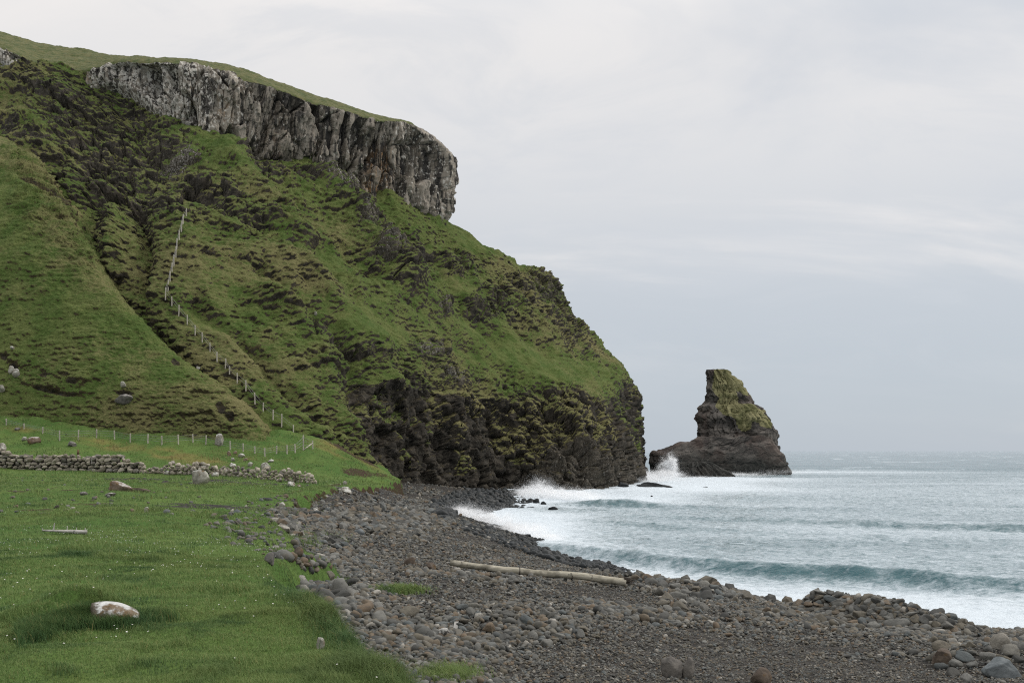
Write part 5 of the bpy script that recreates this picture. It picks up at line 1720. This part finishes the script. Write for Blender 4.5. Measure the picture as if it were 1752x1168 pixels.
# ------------------------------------------------------------------ spray thrown up by the breakers
def spray(name, label, puffs, n, seed, s=(0.03, 0.11)):
    r = np.random.RandomState(seed)
    pos = []
    tot = sum(p[6] for p in puffs)
    for px, py, Y, rx, ry, rd, wgt in puffs:
        m = int(n * wgt / tot)
        c = np.array(P(px, py, Y))
        k = Y / F
        q = r.normal(0, 0.5, (m, 3))
        a = np.stack([c[0] + q[:, 0] * rx * k, c[1] + q[:, 1] * rd, c[2] + q[:, 2] * ry * k], -1)
        a[:, 2] += 0.7 * ry * k * fbm(a.astype(f4), max(0.8, 0.5 * ry * k), 3, seed)
        a = a[fbm(a.astype(f4), max(0.6, 0.35 * ry * k), 3, seed + 1) + r.uniform(-0.3, 0.3, m) > -0.12]
        pos.append(a[a[:, 2] > -0.1])
    pos = np.vstack(pos)
    sz = np.exp(r.uniform(math.log(s[0]), math.log(s[1]), len(pos)))
    V = pos[:, None] + r.normal(0, 1, (len(pos), 3, 3)) * sz[:, None, None]
    Fc = np.arange(len(pos) * 3).reshape(-1, 3)
    o = link(name, mesh_np(name, V.reshape(-1, 3), Fc, M_SPRAY))
    return tag(o, label, 'spray', kind='stuff')


spray('sea_spray', 'misty white surf bursting along the shingle', [(800, 886, 101, 34, 17, 3, 3), (835, 896, 93, 44, 16, 3, 4), (880, 909, 84, 50, 13, 2.5, 4), (920, 922, 77, 40, 8, 2, 2), (790, 880, 104, 14, 14, 2, 1)], 1500000, 501, (0.005, 0.015))
spray('sea_spray', 'white breaker crashing below the dark cliff', [(930, 846, 150, 36, 12, 3, 4), (962, 849, 148, 50, 10, 3, 4), (905, 845, 156, 22, 11, 3, 2), (990, 850, 144, 36, 9, 3, 2), (922, 837, 155, 22, 16, 3, 1)], 1500000, 502, (0.006, 0.018))
spray('sea_spray', 'plume of spray standing up against the sea stack shelf', [(1143, 803, 255, 14, 16, 1.5, 3), (1149, 792, 255, 8, 14, 1, 1.5), (1138, 811, 252, 24, 6, 2, 2), (1122, 815, 250, 40, 6, 3, 2)], 700000, 503, (0.010, 0.028))
spray('sea_spray', 'white water surging round the point', [(1088, 822, 228, 34, 8, 4, 3), (1100, 815, 236, 26, 9, 4, 2), (1075, 818, 232, 16, 10, 3, 1), (1120, 820, 222, 46, 5, 3, 1)], 500000, 504, (0.010, 0.028))
spray('sea_spray', 'thin white foam washing the foot of the stack', [(1270, 812, 270, 60, 4, 3, 2), (1320, 806, 290, 50, 4, 3, 2), (1190, 818, 258, 40, 4, 2, 1)], 140000, 505, (0.01, 0.03))


# ------------------------------------------------------------------ sky, sun, camera
SUN_EL, SUN_AZ = math.radians(34), math.radians(72)             # azimuth from +Y (view direction) towards +X (the sea)


def sky():
    w = bpy.data.worlds.new('World')
    bpy.context.scene.world = w
    w.use_nodes = True
    t = w.node_tree
    t.nodes.clear()
    N = lambda typ, **k: (lambda nd: [setattr(nd, a, b) for a, b in k.items()] and nd or nd)(t.nodes.new('ShaderNode' + typ))
    lk = t.links.new
    out, bg = N('OutputWorld'), N('Background')
    bg.inputs[1].default_value = 0.1
    s = N('TexSky', sky_type='NISHITA', sun_disc=False)
    s.sun_elevation, s.sun_rotation = SUN_EL, SUN_AZ
    tc = N('TexCoord')
    sep = N('SeparateXYZ')
    lk(tc.outputs['Generated'], sep.inputs[0])
    # overcast deck: pale grey-blue at the horizon, near white higher up
    el = N('MapRange', interpolation_type='SMOOTHSTEP')
    lk(sep.outputs[2], el.inputs[0])
    el.inputs[1].default_value, el.inputs[2].default_value = -0.02, 0.42
    deck = N('ValToRGB')
    e = deck.color_ramp.elements
    e[0].position, e[0].color = 0.0, (0.500, 0.560, 0.630, 1)
    e[1].position, e[1].color = 1.0, (0.875, 0.856, 0.844, 1)
    m_ = deck.color_ramp.elements.new(0.35)
    m_.color = (0.600, 0.640, 0.690, 1)
    lk(el.outputs[0], deck.inputs[0])
    # clouds: directions projected on a flat cloud base, so banks flatten towards the horizon
    dv = N('Math', operation='ADD')
    lk(sep.outputs[2], dv.inputs[0])
    dv.inputs[1].default_value = 0.42
    sc = N('VectorMath', operation='DIVIDE')
    cmb = N('CombineXYZ')
    for k in range(3):
        lk(dv.outputs[0], cmb.inputs[k])
    lk(tc.outputs['Generated'], sc.inputs[0])
    lk(cmb.outputs[0], sc.inputs[1])

    def noise(scale, det, off, rough=0.5, stretch=(1, 1, 1), dist=0.4):
        mp = N('Mapping')
        mp.inputs[1].default_value, mp.inputs[3].default_value = off, stretch
        lk(sc.outputs[0], mp.inputs[0])
        nz = N('TexNoise')
        lk(mp.outputs[0], nz.inputs['Vector'])
        for a, b in (('Scale', scale), ('Detail', det), ('Roughness', rough), ('Distortion', dist)):
            nz.inputs[a].default_value = b
        return nz.outputs[0]

    def mr(x, a, b, lo, hi):
        r = N('MapRange', interpolation_type='SMOOTHSTEP')
        lk(x, r.inputs[0])
        for k, v in enumerate((a, b, lo, hi)):
            r.inputs[k + 1].default_value = v
        return r.outputs[0]

    def mix(fac, a, b):
        m = N('Mix', data_type='RGBA')
        lk(fac, m.inputs[0])
        for sk, v in ((m.inputs[6], a), (m.inputs[7], b)):
            if isinstance(v, tuple):
                sk.default_value = (*v, 1)
            else:
                lk(v, sk)
        return m.outputs[2]
    hz = mr(sep.outputs[2], 0.03, 0.24, 0.12, 1)

    def mul(a):
        q = N('Math', operation='MULTIPLY')
        lk(a, q.inputs[0])
        lk(hz, q.inputs[1])
        return q.outputs[0]
    c = mix(mul(mr(noise(1.2, 6, (9.2, 4.4, 0), 0.52, (0.8, 1.4, 1)), 0.48, 0.64, 0, 0.85)), deck.outputs[0], (0.640, 0.675, 0.725))
    c = mix(mul(mr(noise(1.7, 7, (7.7, 2.0, 0), 0.58, (0.6, 1.6, 1)), 0.50, 0.70, 0, 0.8)), c, (0.93, 0.895, 0.87))
    c = mix(mul(mr(noise(4.2, 6, (1.3, 6.1, 0), 0.6, (0.7, 1.2, 1), 0.8), 0.46, 0.66, 0, 0.40)), c, (0.66, 0.69, 0.735))
    hs = N('VectorMath', operation='SCALE')
    lk(mr(sep.outputs[2], 0.36, 0.80, 10.0, 20.0), hs.inputs['Scale'])
    lk(c, hs.inputs[0])
    mx = N('Mix', data_type='RGBA')
    mx.inputs[0].default_value = 0.93
    lk(s.outputs[0], mx.inputs[6])
    lk(hs.outputs[0], mx.inputs[7])
    lk(mx.outputs[2], bg.inputs[0])
    lk(bg.outputs[0], out.inputs[0])


sky()
sun = bpy.data.lights.new('sun', 'SUN')
sun.energy, sun.angle, sun.color = 1.5, math.radians(20), (1.0, 0.94, 0.86)
so = bpy.data.objects.new('sun', sun)
COL.objects.link(so)
d = Vector((math.sin(SUN_AZ) * math.cos(SUN_EL), math.cos(SUN_AZ) * math.cos(SUN_EL), math.sin(SUN_EL)))
so.rotation_euler = (-d).to_track_quat('-Z', 'Y').to_euler()
so.location = (60, 20, 80)

cam = bpy.data.cameras.new('camera')
cam.sensor_width = 36
cam.lens = 36 * F / 1752
cam.shift_y = (HZ - 584) / 1752
cam.clip_start, cam.clip_end = 0.2, 100000
co = bpy.data.objects.new('camera', cam)
COL.objects.link(co)
co.location = (0, 0, H)
co.rotation_euler = (math.pi / 2, 0, 0)
sc_ = bpy.context.scene
sc_.camera = co
sc_.cycles.diffuse_bounces = 6
sc_.cycles.max_bounces = 12
sc_.cycles.filter_width = 1.15
sc_.cycles.use_denoising = False
vs = sc_.view_settings
vs.view_transform, vs.look, vs.gamma, vs.exposure = 'Standard', 'None', 1.0, 0.0
